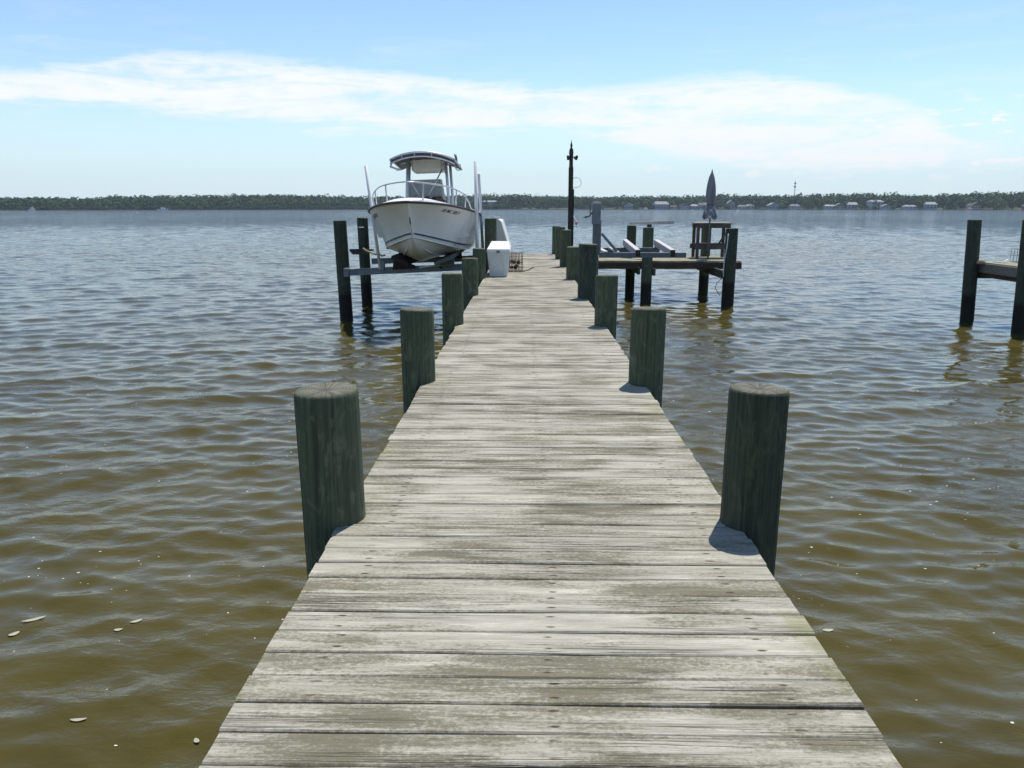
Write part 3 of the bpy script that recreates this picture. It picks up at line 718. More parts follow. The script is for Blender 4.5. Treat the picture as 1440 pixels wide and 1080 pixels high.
# bow rail
rl = MB(); pts = []
def rail_p(s, sd):
    h = lerp([(0, .36), (1.2, .36), (1.9, .30), (2.35, .16), (2.6, .01)], s)
    return Vector((sd * max(0., sheer_b(s) - .08), s + .05, sheer_z(s) + .03 + h))
ls = [2.6, 2.5, 2.35, 2.1, 1.9, 1.6, 1.3, 1.0, .75, .5, .32, .18, .1]
pts = [rail_p(s, -1) for s in ls] + [rail_p(s, 1) for s in ls[::-1]]
rl.tube(pts, .0155)
for sd, s in ((-1, .75), (1, .32), (-1, 1.6), (1, 1.5), (1, 2.1), (-1, 2.1)):
    p_ = rail_p(s, sd); rl.tube([p_, (p_.x - sd * .02, p_.y + .03, sheer_z(s) + .02)], .015)
rl.build('bow_rail', M['alu'], bt)
# outboard at the transom
ob = MB(); ob.lathe([(.10, 0), (.2, .06), (.235, .25), (.22, .42), (.13, .53), (.04, .55)], (-.2, LB + .3, 2.25), 14).box((-.2, LB + .3, 1.75), (.16, .3, 1.1), None, None, .05)
ob.build('outboard_motor', M['bunk_green'], bt)
# registration marks on both bows
def reg(text, sd, s0, t0, hgt):
    cu = bpy.data.curves.new('t', 'FONT'); cu.body = text; cu.size = 1.; cu.resolution_u = 2; cu.shear = .25; cu.offset = .025
    o = bpy.data.objects.new('t', cu); COL.objects.link(o)
    dg = bpy.context.evaluated_depsgraph_get(); me = bpy.data.meshes.new_from_object(o.evaluated_get(dg))
    bpy.data.objects.remove(o)
    vs = []
    for v in me.vertices:
        u, w = v.co.x * hgt * 1.25, v.co.y * hgt
        s = s0 + u if sd > 0 else s0 - u
        vs.append(hull_pt(s, t0 + w / 1.0, sd, .006))
    m_ = MB().add(vs, [list(p.vertices) for p in me.polygons]); return m_.build('registration_number', M['rub'], bt, rec=False)
reg('1B MC 305 F', 1, .90, .80, .115)
reg('1B MC 305 F', -1, 2.35, .76, .115)

# ------------------------------------------------------------------ things on the pier
db = thing('dock_box', 'white fibreglass dock box with tapered sides beside the wire crab trap', 'dock box', (-.66, 17.35, DZ + .004))
vs = [(-.19, 0, 0), (.19, 0, 0), (.19, 1.15, 0), (-.19, 1.15, 0), (-.245, -.04, .54), (.245, -.04, .54), (.245, 1.2, .58), (-.245, 1.2, .58)]
bx = MB().add(vs, [[0, 3, 2, 1], [0, 1, 5, 4], [1, 2, 6, 5], [2, 3, 7, 6], [3, 0, 4, 7], [4, 5, 6, 7]]).box((0, -.012, .12), (.2, .012, .05), None, None, .004)
o = bx.build('box_body', M['dockbox'], db); bv = o.modifiers.new('bevel', 'BEVEL'); bv.width = .02; bv.segments = 2
vs = [(-.262, -.06, .535), (.262, -.06, .535), (.262, 1.22, .575), (-.262, 1.22, .575), (-.25, -.05, .60), (.25, -.05, .60), (.2, 1.19, .72), (-.2, 1.19, .72)]
o = MB().add(vs, [[0, 3, 2, 1], [0, 1, 5, 4], [1, 2, 6, 5], [2, 3, 7, 6], [3, 0, 4, 7], [4, 5, 6, 7]]).build('lid', M['white'], db); bv = o.modifiers.new('bevel', 'BEVEL'); bv.width = .015; bv.segments = 2
MB().box((0, -.075, .545), (.07, .025, .06), None, None, .005).build('latch', M['steel'], db)
lk = thing('storage_locker', 'tall white storage locker with slanted side behind the dock box', 'locker', (0, 0, DZ + .004))
pr = [(-.97, 0), (-.47, 0), (-.47, .42), (-.53, .60), (-.69, 1.12), (-.80, 1.205), (-.97, 1.205)]
MB().prism(pr, 20.2, 22.9).build('locker_body', M['dockbox'], lk)
for y in (20.19, 22.86):
    tr = MB()
    for a, b_ in zip(pr[1:], pr[2:]): tr.bar((a[0], y, a[1]), (b_[0], y, b_[1]), .055, .03, None, 0.)
    tr.build('edge_trim', M['white'], lk)
MB().box((-.80, 20.6, 1.218), (.26, .6, .02)).build('lid', M['black'], lk)

ct = thing('crab_trap', 'rusty wire crab trap standing on the pier beside the dock box', 'crab trap', (-.30, 18.85, DZ + .003))
wr_ = MB(); W2, D2, H2 = .17, .17, .43
for k in range(11):
    u = -W2 + 2 * W2 * k / 10
    for y in (-D2, D2): wr_.tube([(u, y, .0), (u + .004 * math.sin(k * 3), y, H2)], .0062, None, 5)
    for x in (-W2, W2): wr_.tube([(x, u, .0), (x, u, H2)], .0062, None, 5)
    if k < 8:
        wr_.tube([(u, -D2, H2), (u, D2, H2)], .004, None, 5).tube([(-W2, u, H2 * .5), (W2, u, H2 * .5)], .004, None, 5)
for k in range(6):
    z = .01 + (H2 - .01) * k / 5
    wr_.tube([(-W2, -D2, z), (W2, -D2, z), (W2, D2, z), (-W2, D2, z)], .005 if k in (0, 5) else .004, None, 5, closed=True)
wr_.build('wire_cage', M['wire'], ct)
bb = MB(); g = random.Random(9)
for i in range(9):
    q = g.uniform(.035, .06); bb.lathe([(q * .5, 0), (q, q * .5), (q * .8, q * 1.2), (q * .2, q * 1.5)], (g.uniform(-.11, .11), g.uniform(-.11, .11), .02 + .2 * g.random()), 8)
bb.build('bait_lump', M['bait'], ct)
r3 = MB().tube([(-.12, 18.7, DZ + .012), (-.05, 18.9, DZ + .012), (.02, 19.1, DZ + .013), (.06, 19.6, DZ + .012), (.14, 19.9, DZ + .012)], .011).build('rope', M['rope_dark'])
tag(r3, 'short dark rope lying on the planks right of the crab trap', 'rope')

# ------------------------------------------------------------------ neighbouring dock
nb = thing('neighbour_dock', 'neighbouring wooden dock on dark leaning pilings at the right edge', 'dock', (0, 0, 0))
add_pile(nb, 10.37, 18.75, 2.36, .148, lean=(.05, 0), mat='pile_dark', seed=71)
add_pile(nb, 10.44, 16.8, 2.40, .15, lean=(.04, 0), mat='pile_dark', seed=72)
add_pile(nb, 13.2, 18.75, 2.3, .148, mat='pile_dark', seed=73)
add_pile(nb, 13.2, 16.8, 2.3, .148, mat='pile_dark', seed=74)
pk = planks(16.75, 18.85, -15.6, -10.62, 1.40, seed=12, nx=8)
pk.v = [(-y, x, z) for (x, y, z) in pk.v]; pk.build('deck_boards', M['deck_far'], nb)
MB().box((10.605, 17.8, 1.26), (.045, 2.1, .21), None, None, .004).build('fascia', M['greywood'], nb)
MB().box((13.1, 18.82, 1.12), (5.0, .05, .24), None, None, .004).build('joist', M['joist'], nb)
MB().box((13.1, 16.95, 1.10), (5.0, .05, .22), None, None, .004).build('joist', M['joist'], nb)
MB().box((10.70, 17.8, 1.10), (.06, 1.95, .11), None, None, .004).build('joist', M['joist'], nb)
MB().lathe([(.0, -.02), (.085, -.015), (.09, .04), (.06, .08), (.0, .09)], (10.52, 18.55, 1.37), 12, cap=False).build('rotted_block', M['rotted'], nb)
ct2 = thing('crab_trap', 'thin grey wire crab trap on the neighbouring dock', 'crab trap', (11.55, 18.4, 1.402))
wr_ = MB()
for k in range(5):
    u = -.3 + .6 * k / 4
    for y in (-.25, .25): wr_.tube([(u, y, 0), (u, y, .3)], .005, None, 5)
    for x in (-.3, .3): wr_.tube([(x, u * .83, 0), (x, u * .83, .3)], .005, None, 5)
for z in (.005, .15, .3): wr_.tube([(-.3, -.25, z), (.3, -.25, z), (.3, .25, z), (-.3, .25, z)], .006, None, 5, closed=True)
wr_.build('wire_cage', M['wire_grey'], ct2)
MB().tube([(-.06, -.05, .02), (-.03, -.05, .12), (-.05, -.05, .26)], .03).build('bait_tube', M['pvc'], ct2)
rb = MB().tube([(10.75, 18.45, 1.408), (10.9, 18.3, 1.42), (11.1, 18.5, 1.46)], .012).build('rope', M['white'])
tag(rb, 'short white rope end on the neighbouring dock by the leaning piling', 'rope')

# ------------------------------------------------------------------ far shore
BT = [(-1.2, 520), (-.66, 640), (-.45, 700), (-.25, 790), (-.08, 850), (.2, 860), (.36, 820), (.5, 740), (.66, 690), (1.2, 640)]
def shore(t): return lerp(BT, t)
def sx(t, extra=0.): d = shore(t) + extra; return t * d, d
land = MB(); ts = [-1.2 + 2.4 * i / 160 for i in range(161)]; rows_ = [(-8, -.6), (0, .10), (3, .55), (14, 1.4), (60, 3.), (300, 6.), (1500, 9.)]
vs = []
for t in ts:
    for e, z in rows_:
        x, y = sx(t, e + (2.5 * math.sin(t * 90) + 1.5 * math.sin(t * 231) if e < 60 else 0)); vs.append((x, y, z))
nr_ = len(rows_)
land.add(vs, [[i * nr_ + k, i * nr_ + k + 1, (i + 1) * nr_ + k + 1, (i + 1) * nr_ + k] for i in range(len(ts) - 1) for k in range(nr_ - 1)], None, True)
nn = NT('shore_grass'); pp = nn.wpos(); ff = nn.noise(pp, .06, 5, .65)
mshore = nn.bsdf(nn.ramp(ff, [(.35, (.035, .05, .018)), (.55, (.07, .095, .03)), (.75, (.16, .15, .09))]), .95)
tag(land.build('far_shore', mshore), kind='structure')
bank = MB(); vs = []
for t in ts:
    x, y = sx(t, -1.5 + 2.5 * math.sin(t * 90) + 1.5 * math.sin(t * 231)); vs += [(x, y, -.5), (x, y, .45), (x, y + 1., .5), (x, y + 1., -.5)]
bank.add(vs, [[i * 4 + k, i * 4 + k + 1, i * 4 + k + 5, i * 4 + k + 4] for i in range(len(ts) - 1) for k in range(3)])
tag(bank.build('shore_edge', simple('shore_mud', (.10, .085, .06), .9, 0, .5, .15)), kind='structure')

def crown(mb, x, y, z0, w, h, g, n, sz, A):
    """a crown of many small leaf clumps spread over a few uneven lobes"""
    lobes = [(g.gauss(0, .26) * w, g.gauss(0, .26) * w, g.uniform(.20, .70) * h, g.uniform(.24, .36) * w) for _ in range(g.randint(6, 9))]
    lobes += [(0, 0, h * .55, .38 * w), (0, 0, h * .3, .36 * w)]
    tone = g.random()
    for i in range(n):
        lx, ly, lz, lr = g.choice(lobes)
        a = g.uniform(0, 6.283); cz = g.uniform(-.8, 1.); q = lr * g.uniform(.75, 1.08); cr = math.sqrt(1 - cz * cz)
        c = Vector((x + lx + q * cr * math.cos(a), y + ly + q * cr * math.sin(a), z0 + max(.06 * h, min(h, lz + q * cz * .85))))
        nrm = Vector((cr * math.cos(a) + g.gauss(0, .5), cr * math.sin(a) + g.gauss(0, .5), cz + g.gauss(0, .5) + .25)).normalized()
        u = nrm.orthogonal().normalized(); w_ = nrm.cross(u); s_ = sz * g.uniform(.55, 1.25); ro = g.uniform(0, 6.28)
        m = g.randint(4, 6)
        mb.add([c + (u * math.cos(ro + 6.283 * k / m) + w_ * math.sin(ro + 6.283 * k / m)) * s_ * g.uniform(.65, 1.2) for k in range(m)], [list(range(m))])
        tt = max(0, min(1, tone + g.gauss(0, .2))); A += [tt] * m
def trunk(mb, x, y, z0, h, r, g):
    mb.tube([(x, y, z0 - .5), (x + g.gauss(0, .2), y, z0 + h * .35), (x + g.gauss(0, .5), y + g.gauss(0, .4), z0 + h * .75)], [r, r * .7, r * .2], None, 7)
    for k in range(4):
        a = g.uniform(0, 6.28); z = z0 + h * g.uniform(.25, .5)
        mb.tube([(x, y, z), (x + math.cos(a) * h * .14, y + math.sin(a) * h * .14, z + h * .14), (x + math.cos(a) * h * .24, y + math.sin(a) * h * .24, z + h * .3)], [r * .45, r * .3, r * .08], None, 5)
# tree-line height over bearing, as the skyline runs
HT = [(-.75, 10.), (-.66, 10.5), (-.55, 9.5), (-.52, 11.5), (-.4, 13.), (-.3, 15.5), (-.28, 15.), (-.22, 13.5), (-.12, 14.), (-.05, 17.), (.02, 15.5), (.05, 14.5), (.1, 14.), (.2, 15.), (.27, 16.5), (.31, 15.), (.38, 16.5), (.43, 17.), (.48, 13.5), (.50, 14.), (.55, 16.), (.63, 17.), (.75, 16.)]
fw = MB(); A = []; g = random.Random(21)
hw_ = [-.05, .74]
for row, (e, hm, dn, n_) in enumerate(((1., .26, .8, 40), (7, .62, 1., 120), (22, .88, .9, 150), (42, .98, .75, 150), (70, 1.03, .6, 130))):
    t = -1.02
    while t < 1.02:
        if row < 2 and t > -.02 and g.random() < .45: t += 7 / shore(t); continue
        x, y = sx(t, e + g.uniform(-.25, .3) * (e + 3)); h = lerp(HT, t) * hm * g.uniform(.94, 1.10); w = h * g.uniform(.65, .95)
        crown(fw, x, y, .4 + e * .025, w, h, g, n_, 1.1 if row else .7, A)
        t += w * .5 * dn / shore(t)
fw.att = {'rnd': A}
tag(fw.build('far_woods', M['leaf'], rec=False), 'unbroken dark green wood along the whole far shore', 'woods', kind='stuff')
trees = [(.372, 5, 13.5, 11, 'leaf_yellow', 'yellow-green rounded tree on the far shore, right of the communication tower'),
         (.350, 5, 10.5, 9, 'leaf_yellow', 'smaller yellow-green tree on the far shore, just below the communication tower'),
         (-.335, 4, 10.5, 9, 'leaf_yellow', 'pale green tree at the far waterline left of the motorboat'),
         (.332, 8, 13.5, 9, 'leaf_blue', 'dark blue-green tree directly under the communication tower'),
         (.290, 8, 14.5, 12, 'leaf_blue', 'broad dark tree on the far shore right of the closed umbrella'),
         (.472, 6, 11., 10, 'leaf_blue', 'dark round tree at the far shore in a dip of the skyline'),
         (.585, 3, 10., 12, 'leaf_yellow', 'low bright green rounded tree on the far shore above the leaning piling'),
         (.078, 6, 16.5, 8, 'leaf_blue', 'tallest dark tree between the lamp post and the crank post')]
for (t, e, h, w, m, lab) in trees:
    x, y = sx(t, e); g = random.Random(int(t * 1000) + 500)
    tr = thing('shore_tree', lab, 'tree', (x, y, .8), 0, 'single trees on the far shore')
    a_ = []; c_ = MB(); crown(c_, 0, 0, 0, w, h, g, 420, .7, a_); c_.att = {'rnd': a_}; c_.build('crown', M[m], tr, rec=False)
    t_ = MB(); trunk(t_, 0, 0, 0, h, .35, g); t_.build('trunk', M['bark'], tr)
# houses among the trees
M['siding_white'] = simple('white_siding', (.40, .41, .41), .7, 0, .06, .6)
M['siding_grey'] = simple('grey_blue_siding', (.27, .30, .33), .7, 0, .08, .6)
M['siding_tan'] = simple('tan_siding', (.36, .31, .24), .7, 0, .08, .6)
M['brick'] = simple('red_brick', (.22, .09, .07), .8, 0, .15, .6)
M['roof_grey'] = simple('grey_shingles', (.16, .165, .175), .9, 0, .15, .8)
M['roof_pale'] = simple('pale_roof', (.27, .28, .29), .8, 0, .08, .8)
M['roof_brown'] = simple('brown_shingles', (.11, .08, .065), .9, 0, .15, .8)
# bearing, distance behind the waterline, width, wall height, roof rise, wall, roof, base height, label
houses = [(-.046, 12, 17, 3., 1.6, 'siding_grey', 'roof_pale', 5.2, 'long pale-roofed house up in the trees right of the motorboat'),
          (.128, 5, 9, 3.2, 2.2, 'siding_grey', 'roof_pale', 1., 'grey house at the waterline right of the crank post'),
          (.168, 6, 15, 4.6, 3., 'siding_grey', 'roof_pale', 1.2, 'largest blue-grey house on the far shore, two storeys'),
          (.184, 4, 7, 2.4, 1.4, 'siding_tan', 'roof_brown', 1., 'low tan house next to the largest blue-grey house'),
          (.197, 6, 10, 3., 2., 'siding_white', 'roof_grey', 1., 'white house with grey roof, second right of the largest house'),
          (.209, 5, 7, 3., 1.8, 'siding_grey', 'roof_pale', 1., 'small grey pale-roofed house left of the closed umbrella'),
          (.220, 8, 10, 4., 2.2, 'siding_white', 'roof_grey', 1.4, 'tall white house close left of the closed umbrella'),
          (.254, 9, 8, 5., 2.6, 'siding_grey', 'roof_pale', 1.5, 'tall grey house with pale roof close right of the umbrella'),
          (.268, 4, 8, 2.6, 1.4, 'siding_white', 'roof_grey', 1., 'low white house, second right of the umbrella'),
          (.278, 6, 8, 3., 1.8, 'siding_tan', 'roof_pale', 1., 'tan house with pale roof left of the broad dark tree'),
          (.306, 6, 10, 3.6, 2., 'siding_grey', 'roof_pale', 1., 'grey house with white porch left of the communication tower'),
          (.333, 4, 9, 3., 1.8, 'siding_white', 'roof_grey', 1., 'white house at the waterline under the communication tower'),
          (.376, 4, 10, 2.8, 1.6, 'siding_white', 'roof_pale', 1., 'white waterline house below the yellow-green tree'),
          (.388, 5, 8, 3., 2., 'siding_tan', 'roof_grey', 1., 'tan house with grey roof right of the yellow-green tree'),
          (.404, 7, 9, 4., 2.4, 'siding_grey', 'roof_pale', 1.2, 'tall grey house between tower and leaning piling'),
          (.432, 12, 13, 3., 1.6, 'siding_white', 'roof_pale', 5., 'white house with pale roof high among the trees'),
          (.446, 4, 9, 2.6, 1.5, 'siding_white', 'roof_grey', 1., 'low white house below the one high in the trees'),
          (.474, 3, 10, 2.6, 1.4, 'siding_white', 'roof_pale', .9, 'long white house in the dip of the skyline'),
          (.500, 6, 9, 4.2, 2.2, 'siding_grey', 'roof_pale', 1.1, 'two-storey grey house left of the leaning dock piling'),
          (.553, 6, 9, 3., 2., 'siding_tan', 'roof_brown', 1.2, 'tan house with brown roof just left of the leaning piling'),
          (.622, 3, 9, 3., 2., 'brick', 'roof_pale', 1., 'red brick house with pale roof at the far right edge')]
for i, (t, e, w, h, rr_, wm, rm, zb, lab) in enumerate(houses):
    x, y = sx(t, e - 4); g = random.Random(i)
    hs_ = thing('shore_house', lab, 'house', (x, y, zb - .4), g.uniform(-.25, .25), 'houses on the far shore')
    dpt = 8.
    MB().box((0, 0, h / 2 - 1.5), (w, dpt, h + 3.)).build('wall', M[wm], hs_)
    rf = MB()
    if i % 3 == 1: rf.prism([(-w / 2 - .5, h), (w / 2 + .5, h), (0, h + rr_ * 1.4)], -dpt / 2 - .5, dpt / 2 + .5)
    else: rf.add([(-w / 2 - .5, -dpt / 2 - .5, h), (w / 2 + .5, -dpt / 2 - .5, h), (w / 2 + .5, dpt / 2 + .5, h), (-w / 2 - .5, dpt / 2 + .5, h), (-w / 2 + 1, 0, h + rr_), (w / 2 - 1, 0, h + rr_)], [[0, 1, 5, 4], [2, 3, 4, 5], [1, 2, 5], [3, 0, 4], [3, 2, 1, 0]])
    rf.build('roof', M[rm], hs_)
    nwin = max(2, int(w / 3))
    for k in range(nwin):
        xx = -w / 2 + w * (k + .5) / nwin
        for zz in ([1.5] if h < 3.9 else [1.3, 3.3]):
            MB().box((xx, -dpt / 2 - .02, zz), (1.2, .08, 1.2)).build('window', M['glass'], hs_)
# communication tower
x, y = sx(.332, 90)
tw = thing('communication_tower', 'thin lattice communication tower rising above the far tree line', 'tower', (x, y, 3.))
lt = MB(); H_ = 28.
for k in range(3):
    a = 2 * math.pi * k / 3; lt.tube([(1.0 * math.cos(a), 1.0 * math.sin(a), 0), (.35 * math.cos(a), .35 * math.sin(a), H_)], .10, None, 5)
for j in range(14):
    z0 = H_ * j / 14; z1 = H_ * (j + 1) / 14; r0 = 1 - .65 * j / 14; r1 = 1 - .65 * (j + 1) / 14
    for k in range(3):
        a = 2 * math.pi * k / 3; b_ = 2 * math.pi * (k + 1) / 3
        lt.tube([(r0 * math.cos(a), r0 * math.sin(a), z0), (r1 * math.cos(b_), r1 * math.sin(b_), z1)], .06, None, 4)
lt.build('lattice_mast', M['steel'], tw)
an = MB()
for k in range(6):
    a = 2 * math.pi * k / 6
    for z in (22., 25.5): an.box((.9 * math.cos(a), .9 * math.sin(a), z), (.35, .35, 1.5), Matrix.Rotation(a, 3, 'Z'))
an.tube([(.3, 0, H_), (.3, 0, H_ + 1.6)], .08, None, 5).build('antenna', M['bunk_green'], tw)
# distant boats by the far shore
def small_boat(t, e, L, lab, colr, rz, cab):
    x, y = sx(t, e); b_ = thing('distant_boat', lab, 'boat', (x, y, 0), rz, 'boats by the far shore')
    vs = []; fs = []; st_ = [(-.5, .8, .9), (-.2, 1., .85), (.15, .95, .95), (.38, .55, 1.1), (.5, .03, 1.3)]
    for (u, wd, zz) in st_: vs += [(u * L, -wd * L * .17, zz), (u * L, -wd * L * .12, -.2), (u * L, wd * L * .12, -.2), (u * L, wd * L * .17, zz)]
    for i in range(4):
        for k in range(4): fs.append([i * 4 + k, i * 4 + (k + 1) % 4, (i + 1) * 4 + (k + 1) % 4, (i + 1) * 4 + k])
    fs += [[0, 1, 2, 3], [16, 17, 18, 19]]
    MB().add(vs, fs).build('hull', M[colr], b_)
    MB().box((.02 * L, 0, 1.5), (L * .34, L * .2, 1.1), None, None, .15).build('cabin', M['white'], b_)
    MB().box((.10 * L, 0, 1.6), (L * .20, L * .205, .4), None, None, .05).build('windshield', M['glass'], b_)
    if cab: MB().box((0, 0, 2.6), (L * .3, L * .2, .08)).tube([(.1 * L, .08 * L, 1.4), (.1 * L, .08 * L, 2.6)], .05, None, 5).tube([(-.1 * L, -.08 * L, 1.4), (-.1 * L, -.08 * L, 2.6)], .05, None, 5).build('canopy', M['white'], b_)
small_boat(.548, -22, 8., 'tiny white motorboat with red hull just left of the leaning piling', 'pinkfloat', .5, True)
small_boat(-.456, -16, 9., 'long low white boat near the far shore on the left', 'white', .1, False)
small_boat(-.622, -12, 6., 'smallest white boat by the shore at the far left', 'white', -.2, False)
small_boat(.149, -6, 6., 'white boat moored left of the largest blue-grey house', 'white', .4, False)

# ------------------------------------------------------------------ floating bits on the near water
fl = MB(); g = random.Random(33)
def fleck(x, y, r):
    x, y, z = wz(x, y); z += .002; m = 7; a0 = g.uniform(0, 6); el = g.uniform(.5, 1.)
    vs = [(x + r * math.cos(a0 + 6.283 * k / m) * g.uniform(.7, 1.2), y + el * r * math.sin(a0 + 6.283 * k / m) * g.uniform(.7, 1.2), z) for k in range(m)] + [(x, y, z + r * .18)]
    fl.add(vs, [[k, (k + 1) % m, m] for k in range(m)], None, True)
n_ = 0
cl_ = [(g.uniform(-7, 8), g.uniform(2.8, 12), g.uniform(.3, 1.0)) for _ in range(46)]
while n_ < 700:
    if g.random() < .5: cx_, cy_, sp = g.choice(cl_); x, y = g.gauss(cx_, sp), g.gauss(cy_, sp * .7)
    else: x, y = g.uniform(-9, 9), g.uniform(2.2, 16)
    if abs(x) < 1.3 or y < 2: continue
    fleck(x, y, g.choice([.003, .004, .004, .005, .006, .0085]) * (1 + .06 * y)); n_ += 1
tag(fl.build('foam_flecks', simple('foam', (.60, .59, .52), .8, 0, .1)), 'small white foam flecks scattered over the near brown water', 'foam', kind='stuff')
leafm = simple('pale_dead_leaf', (.36, .35, .26), .6, 0, .15, 30.)
def leaf(x, y, L, w, rz, lab):
    x, y, z = wz(x, y); z += .004; vs = []; n = 8
    for k in range(n + 1):
        u = -1 + 2 * k / n; hw = w * (1 - u * u) ** .7; bend = .04 * L * u * u
        vs += [(u * L / 2, -hw / 2 + bend, .003 * (u * u) + .001), (u * L / 2, bend, .004 * u * u + .003), (u * L / 2, hw / 2 + bend, .003 * u * u + .001)]
    fs = [[i * 3 + k, i * 3 + k + 1, i * 3 + k + 4, i * 3 + k + 3] for i in range(n) for k in range(2)]
    o = MB().add(vs, fs, None, True).build('floating_leaf', leafm, None, (x, y, z)); o.rotation_euler = (0, 0, rz)
    tag(o, lab, 'leaf', 'pale leaves floating on the brown water')
leaf(-3.29, 4.62, .14, .035, .55, 'long pale leaf floating at the far left of the water, larger of a pair')
leaf(-3.33, 4.47, .07, .04, .9, 'small round pale leaf floating beside the larger pair at far left')
leaf(-2.60, 4.60, .075, .032, .6, 'pale curled leaf floating left of the pier, upper right of two')
leaf(-2.68, 4.51, .055, .03, .2, 'small pale leaf floating just below the curled one')
leaf(-2.41, 3.58, .085, .024, .15, 'narrow pale leaf floating low on the left')
leaf(-1.74, 3.45, .045, .025, -.8, 'pale leaf floating nearest to the left pier edge')
leaf(1.86, 4.54, .075, .03, .1, 'pale sliver of leaf floating right beside the right pier edge')
hz = MB().box((0, 600, 38), (3400, 2600, 79)).build('haze', None)
hm = NT('pale_air'); hv = hm.n('ShaderNodeVolumePrincipled'); hv.inputs['Color'].default_value = (.80, .90, 1., 1); hv.inputs['Density'].default_value = .00016
hm.t.links.new(hv.outputs[0], hm.out.inputs['Volume']); hz.data.materials.clear(); hz.data.materials.append(hm.m)
tag(hz, kind='stuff')
# ------------------------------------------------------------------ sky, sun, camera
EL, AZ = R(67), R(25)                 # sun ahead of the camera and a little to the right
sun = bpy.data.lights.new('sun', 'SUN'); sun.energy = 4.2; sun.angle = R(.5); sun.color = (1., .965, .90)
so = bpy.data.objects.new('sun', sun); COL.objects.link(so)
d = Vector((math.sin(AZ) * math.cos(EL), math.cos(AZ) * math.cos(EL), math.sin(EL)))
so.rotation_euler = d.to_track_quat('Z', 'Y').to_euler(); so.location = (10, 30, 60)
world = bpy.data.worlds.new('World'); scene.world = world; world.use_nodes = True
class WT(NT):
    def __init__(s): s.t = world.node_tree; s.t.nodes.clear(); s.out = s.t.nodes.new('ShaderNodeOutputWorld')
w = WT()
sky = w.n('ShaderNodeTexSky', sky_type='NISHITA'); sky.sun_disc = False; sky.sun_elevation = EL; sky.sun_rotation = AZ
sky.altitude = 0; sky.air_density = 1.; sky.dust_density = .05; sky.ozone_density = 3.0
D_ = w.sep(w.n('ShaderNodeTexCoord').outputs['Generated'])
az = w.math('MULTIPLY', w.math('ARCTAN2', D_[0], D_[1]), 57.29578)
el = w.math('MULTIPLY', w.math('ARCSINE', D_[2]), 57.29578)
def curve(pts):
    q = w.n('ShaderNodeFloatCurve'); c = q.mapping.curves[0]
    P_ = [((a + 50) / 100, e / 20) for a, e in pts]
    while len(c.points) < len(P_): c.points.new(.5, .5)
    for p, xy in zip(c.points, P_): p.location = xy; p.handle_type = 'AUTO'
    q.mapping.update()
    w.put(q.inputs['Value'], w.math('DIVIDE', w.math('ADD', az, 50.), 100.))
    return w.math('MULTIPLY', q.outputs[0], 20.)
up = curve([(-50, 7.6), (-40, 7.8), (-32.5, 8.1), (-28, 8.8), (-23.6, 9.7), (-18.4, 9.7), (-12.5, 9.4), (-6.8, 9.0), (-1, 8.5), (5.4, 8.2), (10.2, 8.5), (15.2, 8.7), (20.6, 7.8), (25.2, 6.2), (29, 3.9), (36, 2.2), (50, 2.)])
lo = curve([(-50, 5.6), (-32.8, 5.5), (-27.2, 5.6), (-21, 5.3), (-14.6, 5.0), (-8.9, 4.7), (-4.5, 4.5), (0, 4.8), (5.5, 4.3), (9.4, 3.4), (12.8, 2.6), (19.7, 1.8), (26, 1.9), (29.8, 2.2), (36, 2.1), (50, 2.)])
# wisps: streaks tilted a little, in world directions
sv = w.comb(w.math('ADD', w.math('MULTIPLY', az, .09), w.math('MULTIPLY', el, .10)), w.math('SUBTRACT', w.math('MULTIPLY', el, .75), w.math('MULTIPLY', az, .035)), 0.)
wis = w.noise(sv, 1.0, 9, .68, .6)
fl1 = w.noise(w.comb(w.math('MULTIPLY', az, .5), w.math('MULTIPLY', el, 1.1), 4.), 1.0, 7, .62, .3)
dist = w.math('ADD', w.math('MULTIPLY', w.math('SUBTRACT', wis, .5), 4.2), w.math('MULTIPLY', w.math('SUBTRACT', fl1, .5), 1.6))
eu = w.math('SUBTRACT', up, w.math('ADD', el, w.math('MULTIPLY', dist, .75)))
elo = w.math('SUBTRACT', w.math('ADD', el, w.math('MULTIPLY', dist, .9)), lo)
band = w.math('MULTIPLY', w.smooth(eu, -.1, .8), w.smooth(elo, -.2, 1.3))
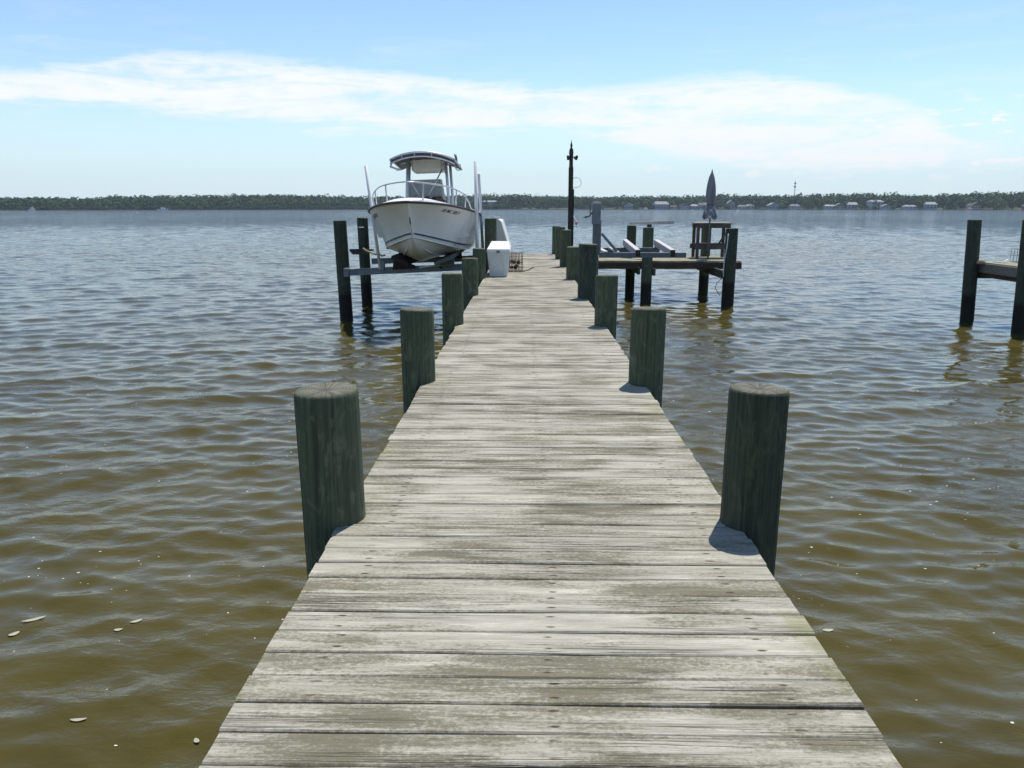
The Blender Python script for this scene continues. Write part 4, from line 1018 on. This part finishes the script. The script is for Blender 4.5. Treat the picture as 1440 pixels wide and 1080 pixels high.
dens = w.math('MULTIPLY', band, w.smooth(w.math('ADD', w.math('MULTIPLY', wis, .7), w.math('MULTIPLY', fl1, .3)), .33, .58, .22, 1.))
# small puffs low on the right
pv_ = w.noise(w.comb(w.math('MULTIPLY', az, .42), w.math('MULTIPLY', el, 1.3), 9.), 1.0, 6, .58, .2)
puff = w.math('MULTIPLY', w.math('MULTIPLY', w.smooth(pv_, .54, .63), w.smooth(az, 4., 14.)), w.math('MULTIPLY', w.smooth(el, 1.2, 2.6), w.smooth(el, 7.5, 5.0)))
# thin veil high on the left
veil = w.math('MULTIPLY', w.math('MULTIPLY', w.smooth(wis, .5, .75), w.smooth(el, 4., 7.)), w.math('MULTIPLY', w.smooth(el, 13., 10.), .25))
dens = w.math('MAXIMUM', dens, w.math('MAXIMUM', w.math('MULTIPLY', puff, .95), veil))
gain = w.smooth(el, 10., 55., 1.32, 1.0)
skyc = w.mix(1., w.mix(1., sky.outputs[0], (.985, 1.02, 1.04), 'MULTIPLY'), w.comb(gain, gain, gain), 'MULTIPLY')
skyc = w.mix(w.smooth(el, 9., 0., 0., .85), skyc, (5.7, 7.25, 8.1))
skyc = w.mix(w.math('MULTIPLY', dens, .93), skyc, (8.6, 8.75, 8.85))
bg = w.n('ShaderNodeBackground'); w.put(bg.inputs[0], skyc); bg.inputs[1].default_value = .10
w.t.links.new(bg.outputs[0], w.out.inputs[0])

cam = bpy.data.cameras.new('camera'); co_ = bpy.data.objects.new('camera', cam); COL.objects.link(co_)
co_.location = (-.069, 0, 2.65); co_.rotation_euler = (R(90 - 12.755), 0, R(.965))
cam.sensor_width = 36; cam.lens = 36 * 1100 / 1440; cam.clip_start = .05; cam.clip_end = 6000
scene.camera = co_
scene.view_settings.view_transform = 'Standard'; scene.view_settings.look = 'None'
scene.view_settings.exposure = .25; scene.view_settings.gamma = 1
scene.render.engine = 'CYCLES'; scene.cycles.use_denoising = True
scene.cycles.max_bounces = 6; scene.cycles.caustics_reflective = False; scene.cycles.caustics_refractive = False
scene.render.film_transparent = False
